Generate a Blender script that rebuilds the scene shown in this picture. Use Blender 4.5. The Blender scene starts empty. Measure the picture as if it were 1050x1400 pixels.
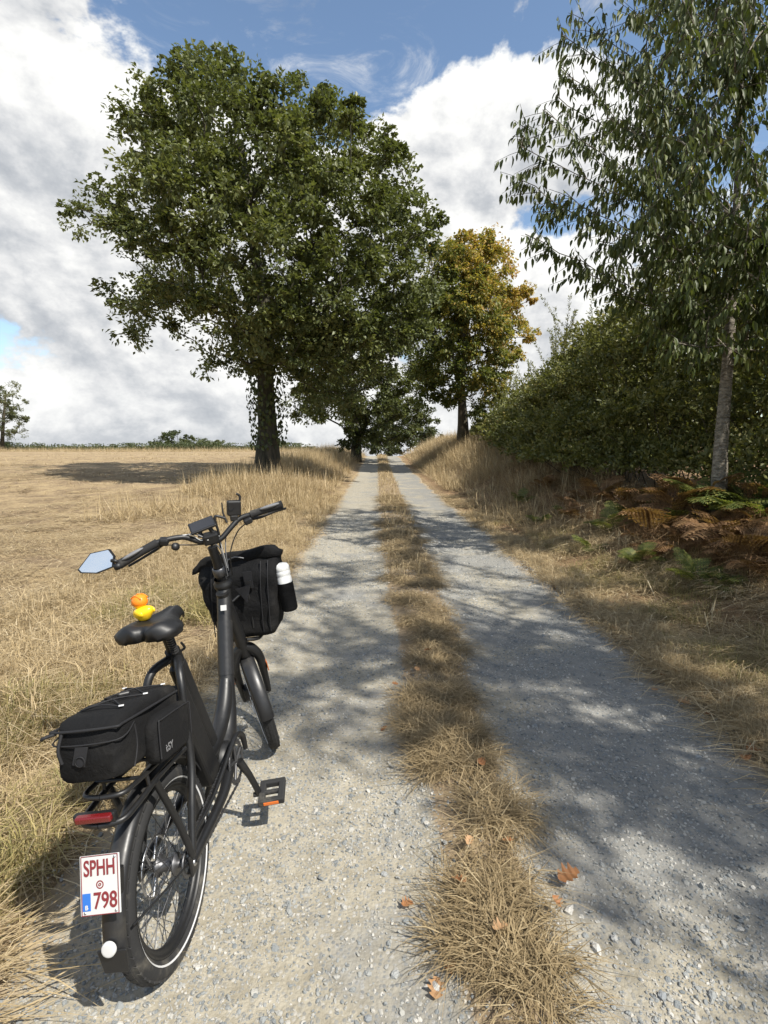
import bpy, bmesh, math, random
import numpy as np
from mathutils import Vector, Matrix, Euler
rng = np.random.default_rng(7); random.seed(7)
R = math.radians
scene = bpy.context.scene
C = scene.collection

# ------------------------------------------------------------------ camera
W, H, FPX, HY, CH = 1050, 1400, 740.0, 613.0, 1.42
PITCH = math.atan((700 - HY) / FPX)
cam_d = bpy.data.cameras.new('camera'); cam = bpy.data.objects.new('camera', cam_d); C.objects.link(cam)
cam.location = (0, 0, CH); cam.rotation_euler = (math.pi / 2 - PITCH, 0, 0)
cam_d.sensor_fit = 'VERTICAL'; cam_d.sensor_height = 24; cam_d.lens = 24 * FPX / 1400
cam_d.clip_start = 0.05; cam_d.clip_end = 4000
scene.camera = cam

def ray(px, py):
    a = (px - 525) / FPX; b = (700 - py) / FPX
    return np.array([a, math.cos(PITCH) + b * math.sin(PITCH), -math.sin(PITCH) + b * math.cos(PITCH)])
def at(px, py, D):
    r = ray(px, py); return r * (D / r[1]) + np.array([0, 0, CH])

# ------------------------------------------------------------------ sun, sky, exposure
SUN_AZ, SUN_EL = R(132), R(52)
SDIR = Vector((math.sin(SUN_AZ) * math.cos(SUN_EL), math.cos(SUN_AZ) * math.cos(SUN_EL), math.sin(SUN_EL)))
sun_d = bpy.data.lights.new('sun', 'SUN'); sun = bpy.data.objects.new('sun', sun_d); C.objects.link(sun)
sun.rotation_euler = SDIR.to_track_quat('Z', 'Y').to_euler(); sun.location = (20, -20, 30)
sun_d.energy = 5.0; sun_d.angle = R(0.53); sun_d.color = (1.0, 0.955, 0.87)
SKY_STRENGTH = 0.10
scene.view_settings.view_transform = 'Standard'; scene.view_settings.look = 'None'
scene.view_settings.gamma = 1.0; scene.view_settings.use_curve_mapping = False
scene.view_settings.exposure = 0.66
scene.cycles.use_denoising = True
scene.cycles.max_bounces = 8; scene.cycles.transparent_max_bounces = 8
scene.cycles.sample_clamp_indirect = 6

class NT:
    """small node-tree helper"""
    def __init__(s, tree): s.t = tree; s.n = tree.nodes; s.l = tree.links
    def new(s, typ, **kw):
        n = s.n.new(typ)
        for k, v in kw.items():
            if k.startswith('i_'): s.put(n.inputs[int(k[2:])] if k[2:].isdigit() else n.inputs[k[2:]], v)
            else: setattr(n, k, v)
        return n
    def put(s, sock, v):
        if isinstance(v, bpy.types.NodeSocket): s.l.new(v, sock)
        elif isinstance(v, bpy.types.Node): s.l.new(v.outputs[0], sock)
        else: sock.default_value = v
    def m(s, op, a, b=None, c=None, clamp=False):
        n = s.n.new('ShaderNodeMath'); n.operation = op; n.use_clamp = clamp
        for i, v in enumerate((a, b, c)):
            if v is not None: s.put(n.inputs[i], v)
        return n.outputs[0]
    def vm(s, op, a, b=None):
        n = s.n.new('ShaderNodeVectorMath'); n.operation = op
        s.put(n.inputs[0], a)
        if b is not None: s.put(n.inputs[1], b)
        return n.outputs['Value'] if op in ('DOT_PRODUCT', 'LENGTH', 'DISTANCE') else n.outputs[0]
    def ss(s, x, lo, hi, a=0.0, b=1.0):
        n = s.n.new('ShaderNodeMapRange'); n.interpolation_type = 'SMOOTHSTEP'
        for i, v in enumerate((x, lo, hi, a, b)): s.put(n.inputs[i], v)
        return n.outputs[0]
    def mix(s, f, a, b, mode='MIX'):
        n = s.n.new('ShaderNodeMix'); n.data_type = 'RGBA'; n.blend_type = mode
        s.put(n.inputs[0], f); s.put(n.inputs[6], a if not isinstance(a, tuple) else (*a, 1)[:4]); s.put(n.inputs[7], b if not isinstance(b, tuple) else (*b, 1)[:4])
        return n.outputs[2]
    def noise(s, vec, scale, detail=4, rough=.55, dist=0.0):
        n = s.n.new('ShaderNodeTexNoise'); s.put(n.inputs['Vector'], vec) if vec is not None else None
        n.inputs['Scale'].default_value = scale; n.inputs['Detail'].default_value = detail
        n.inputs['Roughness'].default_value = rough; n.inputs['Distortion'].default_value = dist
        return n.outputs[0]
    def ramp(s, f, stops):
        n = s.n.new('ShaderNodeValToRGB'); s.put(n.inputs[0], f); e = n.color_ramp.elements
        while len(e) < len(stops): e.new(0.5)
        for el, (p, c) in zip(e, stops): el.position = p; el.color = (*c, 1)
        return n.outputs[0]

# -- the sky: Nishita air with a field of cumulus, all a function of direction
world = bpy.data.worlds.new('World'); scene.world = world; world.use_nodes = True
world.node_tree.nodes.clear()
grp = bpy.data.node_groups.new('cloud_field', 'ShaderNodeTree')
grp.interface.new_socket('dir', in_out='INPUT', socket_type='NodeSocketVector')
grp.interface.new_socket('field', in_out='OUTPUT', socket_type='NodeSocketFloat')
g = NT(grp); gi = grp.nodes.new('NodeGroupInput'); go = grp.nodes.new('NodeGroupOutput')
gd = gi.outputs[0]
# (px, py, rx, ry, amplitude): where the banks of cloud stand, turned into directions
BANKS = [(60, 250, 210, 190, .34), (150, 90, 110, 60, .05), (30, 110, 130, 90, .16), (640, 150, 150, 120, .38), (740, 130, 90, 80, .14), (600, 250, 120, 80, .2),
         (770, 380, 120, 70, .3), (720, 470, 120, 90, .22), (150, 520, 230, 75, .26), (60, 590, 300, 40, .16), (300, 590, 260, 50, .18), (400, 150, 130, 50, .02),
         (560, 30, 260, 34, -.34), (300, 40, 150, 46, -.34), (15, 470, 75, 40, -.50), (740, 300, 70, 32, -.42), (450, 100, 70, 70, -.34),
         (900, 20, 200, 60, -.26), (1000, 250, 120, 120, -.12), (830, 380, 50, 40, -.08), (210, 130, 60, 70, -.04), (0, 20, 60, 30, -.15)]
acc = None
for px, py, rx, ry, amp in BANKS:
    c = Vector(ray(px, py)).normalized()
    e1 = Vector((c.y, -c.x, 0)).normalized(); e2 = e1.cross(c) * -1
    if e2.z < 0: e2 = -e2
    e1 = e1 * (FPX / rx) * .8; e2 = e2 * (FPX / ry) * .8
    a = g.vm('DOT_PRODUCT', gd, tuple(e1)); b = g.vm('DOT_PRODUCT', g.vm('SUBTRACT', gd, tuple(c)), tuple(e2))
    q = g.m('MULTIPLY_ADD', a, a, g.m('MULTIPLY', b, b))
    v = g.m('MULTIPLY', g.m('POWER', 2.71828, g.m('MULTIPLY', q, -1.0)), amp)
    v = g.m('MULTIPLY', v, g.m('GREATER_THAN', g.vm('DOT_PRODUCT', gd, tuple(c)), 0.0))
    acc = v if acc is None else g.m('ADD', acc, v)
st = g.vm('MULTIPLY', gd, (1.0, 1.0, 1.5))
n1 = g.noise(st, 3.1, 10, .61, .2)
n2 = g.noise(st, 10.0, 5, .6)
f = g.m('ADD', g.m('MULTIPLY_ADD', g.m('SUBTRACT', n1, .5), 1.25, .50), g.m('MULTIPLY', g.m('ABSOLUTE', g.m('SUBTRACT', n2, .5)), -.55))
f = g.m('ADD', f, acc)
g.l.new(f, go.inputs[0])
w = NT(world.node_tree)
tc = w.new('ShaderNodeTexCoord'); D0 = w.vm('NORMALIZE', tc.outputs['Generated'])
sky = w.new('ShaderNodeTexSky', sky_type='NISHITA', sun_disc=False, sun_elevation=SUN_EL, sun_rotation=SUN_AZ, altitude=120, air_density=1.0, dust_density=.6, ozone_density=1.6)
def field(v):
    n = w.new('ShaderNodeGroup'); n.node_tree = grp; w.put(n.inputs[0], v); return n.outputs[0]
f0 = field(D0)
lx = Vector((.62, -.25, .74)).normalized()
f1 = field(w.vm('ADD', D0, tuple(lx * .035)))
wisp = w.m('MULTIPLY', w.ss(w.noise(w.vm('MULTIPLY', D0, (1, 1, 2.2)), 6.5, 7, .68, .8), .50, .80), .75)
alpha = w.m('MAXIMUM', w.ss(f0, .46, .57), wisp)
thick = w.ss(f0, .55, 1.15)
lit = w.m('MULTIPLY', w.m('SUBTRACT', f0, f1), 2.5)
lit = w.m('ADD', w.m('ADD', lit, .74), w.m('MULTIPLY', thick, -.26), clamp=True)
ccol = w.ramp(lit, [(0.0, (.28, .30, .33)), (.35, (.385, .40, .42)), (.62, (.52, .525, .53)), (.85, (.63, .63, .62)), (1.0, (.68, .68, .665))])
sep = w.new('ShaderNodeSeparateXYZ', i_0=D0)
hz = w.ss(sep.outputs[2], .0, .22, 1.0, 0.0)
ccol = w.mix(w.m('MULTIPLY', hz, .22), ccol, (.46, .48, .50))
ccol = w.mix(1.0, ccol, (1 / SKY_STRENGTH,) * 3, 'MULTIPLY')
skyc = w.mix(1.0, sky.outputs[0], (1.25, 1.24, 1.18), 'MULTIPLY')
col = w.mix(alpha, skyc, ccol)
bg = w.new('ShaderNodeBackground', i_Color=col, i_Strength=SKY_STRENGTH)
w.l.new(bg.outputs[0], w.new('ShaderNodeOutputWorld').inputs[0])
world.cycles.sampling_method = 'MANUAL'; world.cycles.sample_map_resolution = 256

# ------------------------------------------------------------------ helpers
def _hash(i, j, seed):
    n = (i * 374761393 + j * 668265263 + seed * 1442695041) & 0xFFFFFFFF
    n = ((n ^ (n >> 13)) * 1274126177) & 0xFFFFFFFF
    return ((n ^ (n >> 16)) & 0xFFFF) / 65535.0
def vnoise(x, y, seed=0):
    x = np.asarray(x, float); y = np.asarray(y, float)
    i = np.floor(x).astype(np.int64); j = np.floor(y).astype(np.int64); u = x - i; v = y - j
    u = u * u * (3 - 2 * u); v = v * v * (3 - 2 * v)
    return (_hash(i, j, seed) * (1 - u) + _hash(i + 1, j, seed) * u) * (1 - v) + (_hash(i, j + 1, seed) * (1 - u) + _hash(i + 1, j + 1, seed) * u) * v
def fbm(x, y, seed=0, o=4):
    t = 0; a = .5; k = 1
    for q in range(o): t = t + a * vnoise(x * k, y * k, seed + q * 17); a *= .5; k *= 2.03
    return t / (1 - .5 ** o)
def sstep(a, b, x):
    t = np.clip((np.asarray(x, float) - a) / (b - a), 0, 1); return t * t * (3 - 2 * t)

def bigmesh(name, V, F, attrs=None, smooth=False):
    V = np.asarray(V, np.float32); F = np.asarray(F, np.int32)
    me = bpy.data.meshes.new(name); k = F.shape[1]
    me.vertices.add(len(V)); me.vertices.foreach_set('co', V.ravel())
    me.loops.add(F.size); me.loops.foreach_set('vertex_index', F.ravel())
    me.polygons.add(len(F)); me.polygons.foreach_set('loop_start', np.arange(0, F.size, k, dtype=np.int32))
    me.polygons.foreach_set('loop_total', np.full(len(F), k, np.int32))
    if smooth: me.polygons.foreach_set('use_smooth', np.ones(len(F), bool))
    for n, a in (attrs or {}).items():
        at_ = me.attributes.new(n, 'FLOAT', 'POINT'); at_.data.foreach_set('value', np.asarray(a, np.float32).ravel())
    me.update(calc_edges=True)
    return me
def link(name, me, mat=None, parent=None):
    o = bpy.data.objects.new(name, me); C.objects.link(o)
    if mat is not None and me is not None and not len(me.materials): me.materials.append(mat)
    if parent is not None: o.parent = parent
    return o
def tag(o, label=None, cat=None, group=None, kind=None):
    if label: o['label'] = label
    if cat: o['category'] = cat
    if group: o['group'] = group
    if kind: o['kind'] = kind
    return o
def thing(name, label, cat, loc=(0, 0, 0), rot=(0, 0, 0), group=None):
    o = bpy.data.objects.new(name, None); C.objects.link(o); o.location = loc; o.rotation_euler = rot
    o.empty_display_size = .1
    return tag(o, label, cat, group)

# ------------------------------------------------------------------ materials
def material(name):
    m = bpy.data.materials.new(name); m.use_nodes = True; t = NT(m.node_tree); m.node_tree.nodes.clear()
    return m, t
def out(t, sh, disp=None):
    o = t.new('ShaderNodeOutputMaterial'); t.l.new(sh, o.inputs[0])
def bump(t, h, strength=.3, dist=.01):
    return t.new('ShaderNodeBump', i_Strength=strength, i_Distance=dist, i_Height=h).outputs[0]
def pbr(t, col, rough=.6, normal=None, **kw):
    n = t.new('ShaderNodeBsdfPrincipled'); t.put(n.inputs['Base Color'], col if not isinstance(col, tuple) else (*col, 1)[:4]); t.put(n.inputs['Roughness'], rough)
    if normal is not None: t.l.new(normal, n.inputs['Normal'])
    for k, v in kw.items(): t.put(n.inputs[k.replace('_', ' ')], v)
    return n.outputs[0]
def attr(t, name): return t.new('ShaderNodeAttribute', attribute_name=name).outputs['Fac']
def rnd(t): return t.new('ShaderNodeObjectInfo').outputs['Random']
def pos(t): return t.new('ShaderNodeNewGeometry').outputs['Position']
def objc(t): return t.new('ShaderNodeTexCoord').outputs['Object']

def simple(name, col, rough=.5, metal=0.0, var=.25, scale=40, bmp=.05, spec=.5, grit=None):
    m, t = material(name); p = objc(t)
    n = t.noise(p, scale, 4); n2 = t.noise(p, scale * .12, 3)
    c = t.mix(t.m('MULTIPLY', n2, var), tuple(col), tuple(min(1, x * 1.6 + .012) for x in col))
    if grit: c = t.mix(t.ss(t.noise(p, 9, 5, .65), .52, .75, 0, grit), c, (.30, .27, .21))
    r = t.m('MULTIPLY_ADD', n, .25, rough - .12, clamp=True)
    out(t, pbr(t, c, r, bump(t, n, bmp, .002), Metallic=metal, Specular_IOR_Level=spec)); return m

def leaf_mat(name, stops, rough=.45, trans=.3, spec=.45):
    m, t = material(name); a = attr(t, 'tint'); c = t.ramp(a, stops)
    p = pbr(t, c, rough, Specular_IOR_Level=spec)
    tr = t.new('ShaderNodeBsdfTranslucent', i_Color=t.mix(1.0, c, (1.25, 1.3, .65), 'MULTIPLY')).outputs[0]
    out(t, t.new('ShaderNodeMixShader', i_0=trans, i_1=p, i_2=tr).outputs[0]); return m
def blade_mat(name, stops, trans=.25):
    m, t = material(name)
    a = attr(t, 'tint')
    c = t.ramp(a, stops)
    p = pbr(t, c, .6, Specular_IOR_Level=.3)
    tr = t.new('ShaderNodeBsdfTranslucent', i_Color=c).outputs[0]
    out(t, t.new('ShaderNodeMixShader', i_0=trans, i_1=p, i_2=tr).outputs[0]); return m
def bark_mat(name, dark, light, scale=7, stretch=.25):
    m, t = material(name); p = t.vm('MULTIPLY', pos(t), (1, 1, stretch)); n = t.noise(p, scale, 7, .65, .4); n2 = t.noise(p, scale * .2, 3)
    c = t.mix(t.ss(n, .35, .68), tuple(dark), tuple(light)); c = t.mix(t.m('MULTIPLY', n2, .4), c, (.09, .10, .06))
    out(t, pbr(t, c, .9, bump(t, n, .9, .05), Specular_IOR_Level=.2)); return m

M = {}
M['oak_leaf'] = leaf_mat('oak_leaf', [(0, (.046, .057, .020)), (.35, (.084, .100, .034)), (.75, (.142, .156, .057)), (1, (.24, .235, .10))], .46, .32, .4)
M['chestnut_leaf'] = leaf_mat('chestnut_leaf', [(0, (.085, .105, .028)), (.30, (.155, .165, .042)), (.55, (.29, .240, .060)), (.8, (.42, .30, .075)), (1, (.40, .23, .07))], .55, .4)
M['far_leaf'] = leaf_mat('far_leaf', [(0, (.035, .048, .018)), (.5, (.065, .082, .030)), (1, (.120, .125, .05))], .55)
M['pale_leaf'] = leaf_mat('pale_leaf', [(0, (.075, .090, .045)), (.5, (.125, .135, .07)), (1, (.19, .18, .10))], .55)
M['hedge_leaf'] = leaf_mat('hedge_leaf', [(0, (.056, .068, .018)), (.45, (.122, .132, .038)), (.8, (.205, .200, .065)), (1, (.30, .25, .10))], .48)
M['cherry_leaf'] = leaf_mat('cherry_leaf', [(0, (.036, .052, .012)), (.5, (.070, .090, .022)), (.9, (.135, .148, .040)), (1, (.27, .23, .07))], .50, .28, .35)
M['ivy'] = leaf_mat('ivy', [(0, (.022, .036, .012)), (1, (.060, .085, .025))], .38)
M['oak_bark'] = bark_mat('oak_bark', (.022, .018, .014), (.085, .070, .055), 6)
M['brown_bark'] = bark_mat('brown_bark', (.030, .022, .016), (.10, .075, .055), 9)
M['cherry_bark'] = bark_mat('cherry_bark', (.13, .11, .09), (.40, .35, .29), 14, 2.2)
M['straw'] = blade_mat('straw', [(0, (.21, .150, .072)), (.4, (.37, .280, .150)), (.75, (.52, .41, .245)), (1, (.68, .58, .40))])
M['brown_grass'] = blade_mat('brown_grass', [(0, (.15, .085, .040)), (.45, (.27, .165, .08)), (.8, (.40, .27, .14)), (1, (.54, .41, .23))])
M['strip_grass'] = blade_mat('strip_grass', [(0, (.105, .080, .042)), (.35, (.205, .152, .080)), (.7, (.335, .255, .142)), (1, (.48, .39, .24))])
M['green_grass'] = blade_mat('green_grass', [(0, (.10, .105, .03)), (.3, (.19, .175, .06)), (.6, (.33, .27, .11)), (1, (.52, .42, .20))])
M['bracken_brown'] = leaf_mat('bracken_brown', [(0, (.10, .055, .026)), (.5, (.19, .105, .048)), (1, (.32, .20, .095))], .6, .3, .3)
M['bracken_green'] = leaf_mat('bracken_green', [(0, (.060, .085, .022)), (.5, (.12, .145, .040)), (1, (.26, .24, .07))], .55, .35, .3)
M['dead_leaf'] = leaf_mat('dead_leaf', [(0, (.16, .07, .03)), (.5, (.30, .14, .06)), (1, (.42, .26, .14))], .6, .25, .3)
# ------------------------------------------------------------------ terrain
LAT = .0108                      # the track runs straight, a hair to the left of the view axis
XL, XR, XS = -1.09, 1.85, .355   # left edge, right edge, middle of the grass strip
def lat(x, y): return x + LAT * y
BY = [-60, 13, 17, 24, 32, 40, 46, 52, 60, 75, 110, 300, 900]; BZ = [0, 0, .02, .10, .25, .50, .64, .69, .55, .1, -1.2, -7, -22]
FY = [-60, 8, 13, 18, 24, 32, 45, 85, 105, 140, 220, 500, 900]; FZ = [0, 0, .06, .24, .45, .62, .74, .93, .86, .3, -2.5, -9, -22]
_yy = np.linspace(-60, 900, 3000)
def _sm(ys, zs, wd=9):
    z = np.interp(_yy, ys, zs); k = np.hanning(wd * 2 + 1); k /= k.sum(); zp = np.pad(z, wd, mode='edge'); return np.convolve(zp, k, 'valid')
_bz = _sm(BY, BZ); _fz = _sm(FY, FZ)
def base_z(y): return np.interp(y, _yy, _bz)
def field_z(y): return np.interp(y, _yy, _fz)
BKY = [-40, 0, 7, 14, 20, 28, 36, 46, 60, 200]; BKH = [.35, .45, .60, .75, 1.15, 1.65, 1.55, 1.1, .6, 0]
def ground_z(x, y, rough=True):
    x = np.asarray(x, float); y = np.asarray(y, float); s = lat(x, y)
    z = base_z(y)
    z = z + (field_z(y) - base_z(y)) * sstep(-1.6, -5.0, s)
    z = z + .30 * sstep(12, 19, y) * sstep(62, 44, y) * np.exp(-((s + 3.6) / 1.7) ** 2)          # low bank left of the track
    z = z + np.interp(y, BKY, BKH) * sstep(2.1, 5.1, s)
    if rough:
        off = sstep(XR, XR + .5, s) + sstep(XL, XL - .5, s)
        z = z + off * ((fbm(x * .9, y * .9, 3) - .5) * .14 + (fbm(x * 5, y * 5, 9, 3) - .5) * .05)
    return z
def strip_half(y): return np.interp(y, [0, 1.2, 2, 3, 5, 9, 20, 50], [.09, .105, .14, .18, .24, .30, .33, .34])
def track_z(x, y):
    s = lat(x, y)
    z = ground_z(x, y, False)
    d = np.abs(s - XS) / strip_half(y)
    z = z + .035 * np.exp(-(d * .8) ** 2) - .018 * np.exp(-((s + .42) / .33) ** 2) - .018 * np.exp(-((s - 1.15) / .36) ** 2)
    return z + (fbm(x * 2.2, y * 2.2, 21) - .5) * .03 + (fbm(x * 11, y * 11, 22, 3) - .5) * .012
def any_z(x, y):
    s = lat(x, y); inside = (s > XL) & (s < XR)
    return np.where(inside, track_z(x, y) + .004, ground_z(x, y))
def grow_axis(a, b, fine, f0, f1, k):
    v = list(np.arange(f0, f1, fine)); st = fine; x = f1
    while x < b: v.append(x); st *= k; x += st
    v.append(b); st = fine; x = f0 - fine; lo = []
    while x > a: lo.append(x); st *= k; x -= st
    lo.append(a); return np.array(sorted(lo) + v)
def grid(xs, ys, zf):
    X, Y = np.meshgrid(xs, ys); Z = zf(X, Y); V = np.stack([X, Y, Z], -1).reshape(-1, 3)
    nx, ny = len(xs), len(ys); i = (np.arange(ny - 1)[:, None] * nx + np.arange(nx - 1)[None]).ravel()
    return V, np.stack([i, i + 1, i + nx + 1, i + nx], 1)
xs = grow_axis(-900, 900, .12, -7, 7.5, 1.09); ys = grow_axis(-60, 900, .12, .6, 10, 1.045)
def gzf(X, Y):
    s = lat(X, Y); Z = ground_z(X, Y); ins = sstep(XL + .02, XL + .12, s) * sstep(XR - .02, XR - .12, s)
    return Z - .06 * ins * (Y > 0) * (Y < 62)
V, F = grid(xs, ys, gzf)
m, t = material('field_soil'); P = pos(t); sp = t.new('ShaderNodeSeparateXYZ', i_0=P)
n1 = t.noise(P, 1.1, 6, .6); n2 = t.noise(P, 9, 6, .65); n3 = t.noise(t.vm('MULTIPLY', P, (26, 9, 9)), 1.0, 5, .7); n4 = t.noise(P, .13, 4)
soil = t.mix(t.ss(n2, .35, .7), (.140, .098, .058), (.27, .198, .124))
strawc = t.mix(n3, (.26, .185, .095), (.47, .365, .215))
n5 = t.noise(P, 3.2, 7, .72); c = t.mix(t.ss(t.m('ADD', t.m('MULTIPLY_ADD', n5, .6, t.m('MULTIPLY', n1, .5)), t.m('MULTIPLY', n3, .30)), .58, .82), soil, strawc)
c = t.mix(t.ss(n4, .45, .65, 0, .30), c, (.38, .285, .18))
sx = t.m('MULTIPLY_ADD', sp.outputs[1], LAT, sp.outputs[0])
litter = t.mix(t.ss(n2, .3, .7), (.16, .10, .056), (.34, .23, .13))
c = t.mix(t.ss(sx, 1.7, 2.3), c, litter)
out(t, pbr(t, c, .95, bump(t, t.m('ADD', t.m('ADD', n2, n3), n5), .9, .06), Specular_IOR_Level=.15)); M['soil'] = m
gnd = link('ground', bigmesh('ground', V, F, smooth=True), M['soil']); tag(gnd, 'dry straw-strewn field and verges around the track', 'ground', kind='structure')

# the gravel track: one sheet with ragged edges
ty = np.concatenate([np.arange(-6, .8, .15), np.arange(.8, 7, .035), np.arange(7, 62, .16)]); tn = 86
tq = np.linspace(0, 1, tn)
Yg = np.repeat(ty[:, None], tn, 1)
el = XL + (fbm(ty * 1.6, ty * 0, 31) - .5) * .28; er = XR + (fbm(ty * 1.4, ty * 0 + 7, 33) - .5) * .34
Sg = el[:, None] + (er - el)[:, None] * tq[None]
Xg = Sg - LAT * Yg
Zg = track_z(Xg, Yg) + .004
edge = np.minimum(tq, 1 - tq)[None] * 2.9
Zg = Zg - .05 * np.exp(-(edge / .025) ** 2)
Vt = np.stack([Xg, Yg, Zg], -1).reshape(-1, 3); i = (np.arange(len(ty) - 1)[:, None] * tn + np.arange(tn - 1)[None]).ravel()
Ft = np.stack([i, i + 1, i + tn + 1, i + tn], 1)
sh = strip_half(Yg); wob = (fbm(Xg * 3.1, Yg * 3.1, 41) - .5) * .34
mask = 1 - sstep(.75, 1.35, np.abs(Sg - XS + wob * .35) / sh)
side = 1 - sstep(.0, .26, edge + wob * .3)
m, t = material('gravel_track'); P = pos(t)
vo = t.new('ShaderNodeTexVoronoi', i_Vector=P, i_Scale=88.0, feature='F1'); vo2 = t.new('ShaderNodeTexVoronoi', i_Vector=P, i_Scale=190.0)
na = t.noise(P, 1.3, 5, .6); nb = t.noise(P, 14, 6, .7); nc = t.noise(P, 260, 3, .6)
sand = t.mix(t.ss(nb, .3, .72), (.245, .215, .155), (.375, .338, .262))
sepc = t.new('ShaderNodeSeparateColor', i_0=vo.outputs['Color'])
stone = t.ramp(sepc.outputs[0], [(0, (.13, .138, .14)), (.4, (.20, .205, .20)), (.75, (.30, .288, .26)), (1, (.46, .44, .40))])
cov = t.m('MULTIPLY', t.ss(sepc.outputs[1], .45, .6), t.ss(vo.outputs['Distance'], .62, .40))
cov = t.m('MULTIPLY', cov, t.ss(na, .30, .62, .35, 1.0))
c = t.mix(cov, sand, stone); c = t.mix(t.m('MULTIPLY', nc, .35), c, (.22, .21, .19))
spx = t.new('ShaderNodeSeparateXYZ', i_0=P); c = t.mix(t.m('MULTIPLY', t.ss(t.m('MULTIPLY_ADD', spx.outputs[0], .10, na), .46, .64), .75), c, t.mix(nb, (.135, .136, .132), (.25, .248, .235)))  # gravel greyed and darkened to the right, painting in the shade on that rut
earth = t.mix(t.ss(nb, .3, .7), (.16, .115, .07), (.30, .225, .14))
nd_ = t.m('ADD', t.m('MULTIPLY', t.m('SUBTRACT', nb, .5), 1.1), t.m('MULTIPLY', t.m('SUBTRACT', t.noise(P, 55, 4, .7), .5), .9)); c = t.mix(t.ss(t.m('ADD', attr(t, 'strip'), nd_), .30, .75, 0, .92), c, earth); c = t.mix(t.ss(t.m('ADD', attr(t, 'side'), nd_), .3, .8, 0, .8), c, t.mix(.5, earth, (.36, .29, .19)))
hh = t.m('ADD', t.m('MULTIPLY', t.m('SUBTRACT', 1.0, vo.outputs['Distance']), .35), t.m('ADD', t.m('MULTIPLY', nb, 1.0), t.m('MULTIPLY', nc, .35)))
out(t, pbr(t, c, .92, bump(t, hh, .6, .012), Specular_IOR_Level=.22)); M['gravel'] = m
trk = link('gravel_track', bigmesh('gravel_track', Vt, Ft, {'strip': mask, 'side': side}, True), M['gravel'])
tag(trk, 'pale gravel farm track with two wheel ruts', 'track', kind='structure')

# ------------------------------------------------------------------ trees
def norm(v): return v / (np.linalg.norm(v, axis=-1, keepdims=True) + 1e-9)
def tubes(P, Q, rp, rq, n):
    d = norm(Q - P); up = np.where(np.abs(d[:, 2:3]) > .9, np.array([[1., 0, 0]]), np.array([[0, 0, 1.]]))
    a = norm(np.cross(d, up)); b = np.cross(d, a); th = np.arange(n) * 2 * np.pi / n
    ring = a[:, None] * np.cos(th)[None, :, None] + b[:, None] * np.sin(th)[None, :, None]
    lo = P[:, None] + ring * rp[:, None, None]; hi = Q[:, None] + ring * rq[:, None, None] + (d * .15 * rq[:, None])[:, None]
    Vv = np.concatenate([lo, hi], 1).reshape(-1, 3); o = np.arange(len(P))[:, None] * 2 * n; k = np.arange(n)[None]; k2 = (np.arange(n)[None] + 1) % n
    Fv = np.stack([o + k, o + k2, o + n + k2, o + n + k], -1).reshape(-1, 4)
    return Vv, Fv
def skeleton(trunk, attract, first=2, seg=.5, tip=.012, e=2.35, lift=.25, jit=.08, below=.7, rise=.15, primary=None):
    """grow a branch to every attractor from the closest fitting node; returns nodes, parents, radii, list of paths"""
    N = [np.array(p, float) for p in trunk]; par = [-1] + list(range(len(trunk) - 1)); pathl = []
    plen = [0.0]
    for k in range(1, len(N)): plen.append(plen[-1] + np.linalg.norm(N[k] - N[k - 1]))
    root = N[first]; order = np.argsort([np.linalg.norm(a - root) for a in attract])
    prim = dict(primary or {}); order = list(prim) + [q for q in order if q not in prim]
    for q in order:
        a = attract[q]; A = np.array(N); d = np.linalg.norm(A - a, axis=1)
        cost = d + below * np.maximum(0, A[:, 2] - a[2] + rise * d) + .22 * np.array(plen); cost[:first] = 1e9
        k = prim[q] if q in prim else int(np.argmin(cost)); p0 = N[k]; L = d[k]; n = max(2, int(math.ceil(L / seg)))
        pd = norm(N[k] - N[par[k]]) if par[k] >= 0 else np.array([0, 0, 1.])
        m0 = (a - p0) * .9 + np.array([0, 0, .22 * L]) if q in prim else (pd * .5 + norm(a - p0)) * L * .55 + np.array([0, 0, lift * L]); m1 = (a - p0) * .8 + np.array([0, 0, -lift * .3 * L])
        prev = k; idx = []
        for j in range(1, n + 1):
            u = j / n; h1 = 2 * u**3 - 3 * u**2 + 1; h2 = u**3 - 2 * u**2 + u; h3 = -2 * u**3 + 3 * u**2; h4 = u**3 - u**2
            p = h1 * p0 + h2 * m0 + h3 * a + h4 * m1
            if j < n: p = p + rng.normal(0, jit * seg, 3)
            N.append(p); par.append(prev); plen.append(plen[prev] + np.linalg.norm(p - N[prev])); prev = len(N) - 1; idx.append(prev)
        pathl.append((q, idx))
    N = np.array(N); par = np.array(par); r = np.zeros(len(N)); cnt = np.zeros(len(N))
    kids = np.bincount(par[par >= 0], minlength=len(N))
    acc_ = np.where(kids == 0, tip ** e, 0.0)
    for k in range(len(N) - 1, 0, -1): acc_[par[k]] += acc_[k]
    return N, par, acc_ ** (1 / e), pathl
def wood_mesh(name, N, par, r, big=.06, rmin=.004):
    k = np.where(par >= 0)[0]; Vs, Fs, off = [], [], 0
    rp = np.minimum(r[par[k]], r[k] * 1.6 + .01)
    trunky = r[k] > big * 3
    for sel, n in ((trunky, 14), ((r[k] > big) & ~trunky, 8), (r[k] <= big, 4)):
        kk = k[sel]
        if not len(kk): continue
        Vv, Fv = tubes(N[par[kk]], N[kk], rp[sel], np.maximum(r[kk], rmin), n); Vs.append(Vv); Fs.append(Fv + off); off += len(Vv)
    return bigmesh(name, np.concatenate(Vs), np.concatenate(Fs), smooth=True)
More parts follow.
